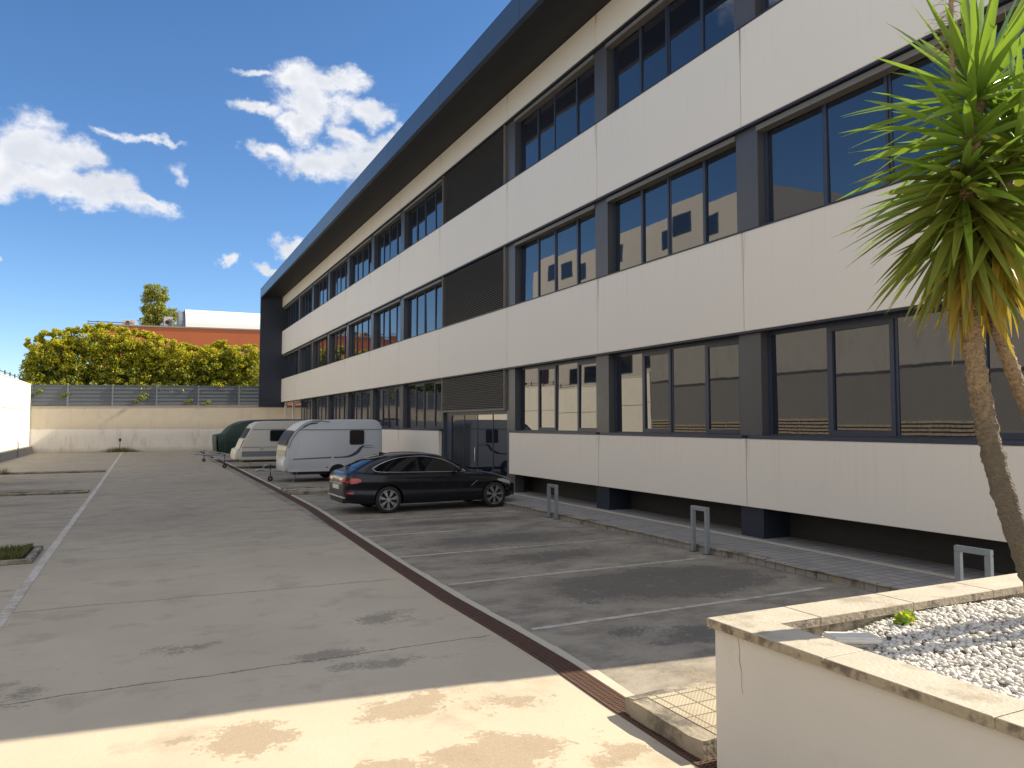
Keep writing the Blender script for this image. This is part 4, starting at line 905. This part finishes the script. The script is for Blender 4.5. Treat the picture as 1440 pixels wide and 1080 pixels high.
for x in (.5, 1.4, 2.8): m.tube([(x, -.01, .45), (x + .03, -.02, 1.2), (x, -.012, 1.9 if x > 1 else 1.6)], .012, 5)
m.build('strap', M['tarp_grey'], c3)
cwheel(c3, 3.0, .12, .29, M['cgrey']); cwheel(c3, 3.0, 2.15, .29, M['cgrey']); towbar(c3, .05, 1.15, .45, 1.0)
MB().tube([(.5, .1, .45), (.5, .1, 0)], .025, 6).build('corner_steady', M['cgrey'], c3)
# loose wheel clamp lying beyond the last drawbar
o = empty('bike_rack', (3.9, 52.5, 0)); tag(o, 'low grey tubular rack on the ground by the drain near the covered caravan', 'rack')
MB().tube([(0, 0, 0), (0, 0, .42), (.9, .3, .42), (.9, .3, 0)], .03, 6).build('frame', M['galv'], o); MB().tube([(-.5, 0, .16), (.9, .3, .16)], .025, 6).build('bar', M['galv'], o)

# ================================================================== HOOP BARRIERS
HS, HH = .36, .80
hp = None
for k, (x, y, lab) in enumerate([(8.74, 15.72, 'galvanised steel hoop barrier farthest along the kerb, near the car'), (8.74, 10.45, 'galvanised steel hoop barrier midway along the kerb'), (8.74, 5.63, 'galvanised steel hoop barrier half hidden behind the planter')]):
    if hp is None:
        hp = o = empty('hoop_barrier', (x, y, 0)); a, b, t = -.18, .18, .035
        MB().box(-t, t, a - t, b + t, HH - 2 * t, HH).build('top_bar', M['galv'], o, bevel=.006)
        for s_ in (a, b): MB().box(-t, t, s_ - t, s_ + t, .006, HH - 2 * t - .001).build('post', M['galv'], o, bevel=.006)
        for s_ in (a, b): MB().box(-.06, .06, s_ - .055, s_ + .055, 0, .008).build('foot_plate', M['rust'], o)
    else: o = copy_tree(hp); o.location = (x, y, 0)
    tag(o, lab, 'barrier', 'hoop barriers along the kerb')

# ================================================================== PLANTER
pl = empty('planter', (3.32, 3.85, 0)); tag(pl, 'white rendered planter wall with weathered stone coping in the foreground', 'planter')
def plb(m, name, mat, **k): m.v = [(x - 3.32, y - 3.85, z) for x, y, z in m.v]; return m.build(name, mat, pl, **k)
m = MB(); m.box(3.32, 3.56, -.6, 3.84, 0, .945); m.box(3.56, 9.2, 3.60, 3.84, 0, .945); plb(m, 'wall', M['plaster'], bevel=.004)
rr = random.Random(4)
def cop(poly, z0=.945, z1=1.0):
    N = len(poly); m = MB(); m.k = 1
    m.add([(x, y, z0) for x, y in poly] + [(x, y, z1 - .004) for x, y in poly], [(i, (i + 1) % N, (i + 1) % N + N, i + N) for i in range(N)] + [tuple(range(N))[::-1]])
    m.k = 0; cx = sum(p[0] for p in poly) / N; cy = sum(p[1] for p in poly) / N
    m.add([(x, y, z1 - .004) for x, y in poly] + [(x + (cx - x) * .012, y + (cy - y) * .012, z1) for x, y in poly], [(i, (i + 1) % N, (i + 1) % N + N, i + N) for i in range(N)] + [tuple(range(N, 2 * N))])
    plb(m, 'coping_stone', [M['coping'], M['coping_edge']])
ca, cb, ci = 3.285, 3.60, 3.875
cop([(ca, ci), (ca, 2.95), (cb, 2.95), (cb, 3.56), (3.95, 3.56), (3.95, ci)])
for a, b in ((2.942, 2.05), (2.042, 1.15), (1.142, .25), (.242, -.6)): cop([(ca, a), (ca, b), (cb, b), (cb, a)])
for a, b in ((3.958, 4.85), (4.858, 5.75), (5.758, 6.65), (6.658, 7.55), (7.558, 8.5), (8.508, 9.2)): cop([(a, 3.56), (b, 3.56), (b, ci), (a, ci)])
plb(MB().box(3.562, 9.2, -.6, 3.594, .3, .825), 'soil_bed', M['soil'])
plb(MB().box(3.5605, 9.2, 3.595, 3.599, .8, .944), 'inner_face', M['coping_edge'])
# hairline crack and a broken flake low on the rendered face
m = MB(); P_ = [(3.63, .93), (3.615, .86), (3.62, .80), (3.60, .72), (3.605, .66), (3.595, .60)]
vs = []
for i, (y, z) in enumerate(P_): vs += [(3.3185, y - .0025, z), (3.3185, y + .0025 * (1 - i / 7), z)]
plb(m.add(vs, [(2 * i, 2 * i + 1, 2 * i + 3, 2 * i + 2) for i in range(len(P_) - 1)]), 'crack', M['coping_edge'])
m = MB(); m.add([(3.317, 2.47, .48), (3.302, 2.40, .41), (3.295, 2.30, .34), (3.316, 2.42, .33), (3.316, 2.46, .40)], [(0, 1, 2, 3, 4)]); plb(m, 'broken_flake', M['coping_edge'])
# white pebbles
bm = bmesh.new(); bmesh.ops.create_icosphere(bm, subdivisions=1, radius=1); iv = np.array([v.co[:] for v in bm.verts]); ifc = np.array([[v.index for v in f.verts] for f in bm.faces]); bm.free()
N = 24000; px = 3.58 + 4.6 * RNG.random(N) ** 1.25; py = 3.58 - 3.4 * RNG.random(N) ** 1.15
hgt = .835 + .03 * np.sin(px * 2.3) * np.sin(py * 3.1) + .05 * np.clip(px - 4.0, 0, 1.6)
rad = RNG.uniform(.010, .021, N) * np.where(RNG.random(N) < .12, 1.35, 1.)
an = RNG.uniform(0, 2 * np.pi, N); sc_ = np.stack([rad * RNG.uniform(.9, 1.5, N), rad, rad * RNG.uniform(.55, .85, N)], 1)
jit = 1 + RNG.uniform(-.16, .16, (N, len(iv), 3)); L = iv[None] * sc_[:, None] * jit
tz = RNG.normal(0, .35, N)
x_, y_, z_ = L[..., 0], L[..., 1], L[..., 2]; x2 = x_ * np.cos(tz)[:, None] - z_ * np.sin(tz)[:, None]; z2 = x_ * np.sin(tz)[:, None] + z_ * np.cos(tz)[:, None]
X = x2 * np.cos(an)[:, None] - y_ * np.sin(an)[:, None] + px[:, None]; Y = x2 * np.sin(an)[:, None] + y_ * np.cos(an)[:, None] + py[:, None]; Z = z2 + (hgt + RNG.uniform(0, .02, N))[:, None]
V = np.stack([X, Y, Z], -1).reshape(-1, 3); F = (ifc[None] + (np.arange(N) * len(iv))[:, None, None]).reshape(-1, 3); mi = np.repeat((RNG.random(N) < .28).astype(int), len(ifc))
o = npmesh('gravel', V, F, [M['stone'], M['stone2']], mi); tag(o, 'white pebble gravel filling the planter', 'gravel', None, 'stuff')
m = MB(); m.box(0, .34, -.07, .07, 0, .04); m.box(.03, .36, -.12, .03, .041, .08)
o = m.build('stone_slab', M['stone'], bevel=.012, loc=(3.80, 3.44, .872)); o.rotation_euler = (0, R(4), R(-14)); tag(o, 'pale broken stone slabs stacked on the gravel in the planter corner', 'slab')
o = leafcloud([(4.62, 3.46, .94), (4.66, 3.47, .95), (4.58, 3.46, .93)], [.06, .05, .05], 22, .055, [M['leafA'], M['hedgeA']], [.7, .3], 'weed', None, .6); tag(o, 'small bright green weed against the inside of the planter coping', 'weed')
sp = [(random.uniform(3.9, 7.5), 3.55 - abs(random.gauss(0, .05)), .85, random.uniform(.03, .13)) for _ in range(90)]
blades('dry_weeds', sp, [M['grass_dry'], M['grass']], 'thin dry weeds along the inside of the far planter coping', 'weeds')

# ================================================================== YUCCA
yu = empty('yucca', (5.95, 3.3, .75)); tag(yu, 'two stemmed yucca with sword shaped leaves growing in the gravel planter', 'yucca')
def yb(m, name, mat, **k): m.v = [(x - 5.95, y - 3.3, z - .75) for x, y, z in m.v]; return m.build(name, mat, yu, **k)
def trunk(pts, r0, r1):
    P = cr(pts, 170); N = len(P); rad = [(r0 + (r1 - r0) * (i / (N - 1)) ** .8) * (1 + .05 * math.sin(i * .65) + (.05 if i % 5 < 2 else -.02) + random.uniform(-.03, .03)) for i in range(N)]
    m = MB().tube([tuple(p) for p in P], rad, 18); rj = random.Random(9)
    for k in range(N * 18):
        q = P[k // 18]; f = 1 + rj.uniform(-.11, .09); v_ = m.v[k]; m.v[k] = (q[0] + (v_[0] - q[0]) * f, q[1] + (v_[1] - q[1]) * f, v_[2] + rj.uniform(-.004, .004))
    for _ in range(70):   # dry leaf-base fibres
        k = rj.randrange(20, N - 1); q = P[k]; a = rj.uniform(0, 6.28); rr_ = rad[k]; l = rj.uniform(.015, .05)
        m.add([(q[0] + math.cos(a) * rr_, q[1] + math.sin(a) * rr_, q[2]), (q[0] + math.cos(a + .16) * rr_, q[1] + math.sin(a + .16) * rr_, q[2]), (q[0] + math.cos(a + .1) * (rr_ + l), q[1] + math.sin(a + .1) * (rr_ + l), q[2] + rj.uniform(-.03, .04))], [(0, 1, 2)])
    yb(m, 'trunk', M['bark'], smooth=True)
trunk([(6.05, 3.28, .70), (5.82, 3.35, 1.25), (5.60, 3.42, 1.95), (5.49, 3.44, 2.45), (5.41, 3.45, 2.95), (5.36, 3.45, 3.40), (5.385, 3.42, 4.0), (5.43, 3.36, 4.62)], .088, .054)
trunk([(6.2, 3.05, .70), (5.98, 3.16, 1.7), (5.80, 3.26, 2.25), (5.66, 3.33, 2.70), (5.55, 3.37, 3.10), (5.52, 3.33, 3.6), (5.60, 3.22, 4.2)], .06, .042)
def rosette(c, n_, e0, e1, L0, axis=(0, 0, 1), cmats=(0, 1), droop=.35, spread=.10, seed=1, wd=.030):
    rr = np.random.default_rng(seed); V = []; F = []; MI = []; A = Vector(axis).normalized(); Bx = A.orthogonal().normalized(); By = A.cross(Bx)
    for i in range(n_):
        t = i / max(1, n_ - 1); e = R(e0 + (e1 - e0) * t + rr.normal(0, 7)); az_ = i * 2.39996 + rr.normal(0, .15); L = L0 * rr.uniform(.78, 1.12) * (1 if t < .85 else .85)
        d0 = (Bx * math.cos(az_) + By * math.sin(az_)) * math.cos(e) + A * math.sin(e)
        base = Vector(c) + A * (spread * (t - .5)); side = d0.cross(Vector((0, 0, 1)))
        side = side.normalized() if side.length > .05 else Bx
        tw = rr.normal(0, .5); nrm = side.cross(d0).normalized(); s2 = side * math.cos(tw) + nrm * math.sin(tw); n2 = s2.cross(d0).normalized()
        K = 7; W = wd * rr.uniform(.8, 1.2); p = base + d0 * .03; d = d0.copy(); o = len(V); dr_ = droop * rr.uniform(.3, 1.5)
        for k in range(K + 1):
            q = k / K; wq = W * (0.62 + .38 * min(1, q * 3.5)) * (1 - max(0, (q - .35) / .65) ** 1.7) + .0012
            V += [tuple(p - s2 * wq), tuple(p - n2 * wq * .45), tuple(p + s2 * wq)]
            d = (d + Vector((0, 0, -1)) * dr_ * .09 * q * 2).normalized(); p = p + d * (L / K)
        ci_ = cmats[0] if rr.random() > t else cmats[-1]
        if len(cmats) == 3: ci_ = cmats[min(2, int(max(0, min(.999, t + rr.normal(0, .12))) * 3))]
        for k in range(K):
            a = o + 3 * k; F += [(a, a + 1, a + 4, a + 3), (a + 1, a + 2, a + 5, a + 4)]; MI += [ci_, ci_]
    V = np.array(V) - np.array([5.95, 3.3, .75]); return npmesh('leaf_crown', V, F, [M['leafA'], M['leafB'], M['leafC'], M['leafD']], MI, yu, smooth=True)
rosette((5.37, 3.44, 3.92), 175, -74, 8, .88, (.0, 0, 1), (1, 1, 0), .3, .32, 11, .028)
rosette((5.36, 3.44, 3.62), 44, -84, -52, .80, (.0, 0, 1), (2, 2, 1), .1, .2, 12)
rosette((5.40, 3.40, 4.30), 56, -30, 24, .86, (.05, 0, 1), (1, 0, 0), .45, .22, 13)
rosette((5.43, 3.36, 4.66), 66, -28, 84, .92, (.05, -.02, 1), (0, 0), .25, .12, 14, .033)
rosette((5.56, 3.30, 3.75), 85, -76, 4, .82, (.1, -.1, 1), (2, 1, 0), .25, .3, 15)
rosette((5.62, 3.20, 4.25), 70, -40, 80, .78, (.2, -.15, 1), (1, 0, 0), .3, .2, 16)
rosette((5.37, 3.44, 3.62), 16, -88, -66, .6, (0, 0, 1), (3, 3), .05, .3, 17)
m = MB(); rs2 = random.Random(3)
stx = [(5.26, 3.42, 4.72), (5.245, 3.42, 5.0), (5.25, 3.41, 5.6)]
m.tube(stx, [.016, .018, .014], 7)
for i in range(130):
    z = rs2.uniform(4.85, 5.6); a = rs2.uniform(0, 6.28); l = rs2.uniform(.05, .2); p = (5.25, 3.42, z); q = (5.25 + math.cos(a) * l, 3.42 + math.sin(a) * l, z + rs2.uniform(-.08, .06)); m.tube([p, q], [.003, .0015], 3, cap=False)
yb(m, 'dry_flower_stalk', M['leafD'])

yu.scale = (.93,) * 3; yu.location = (5.53, 3.07, .855)
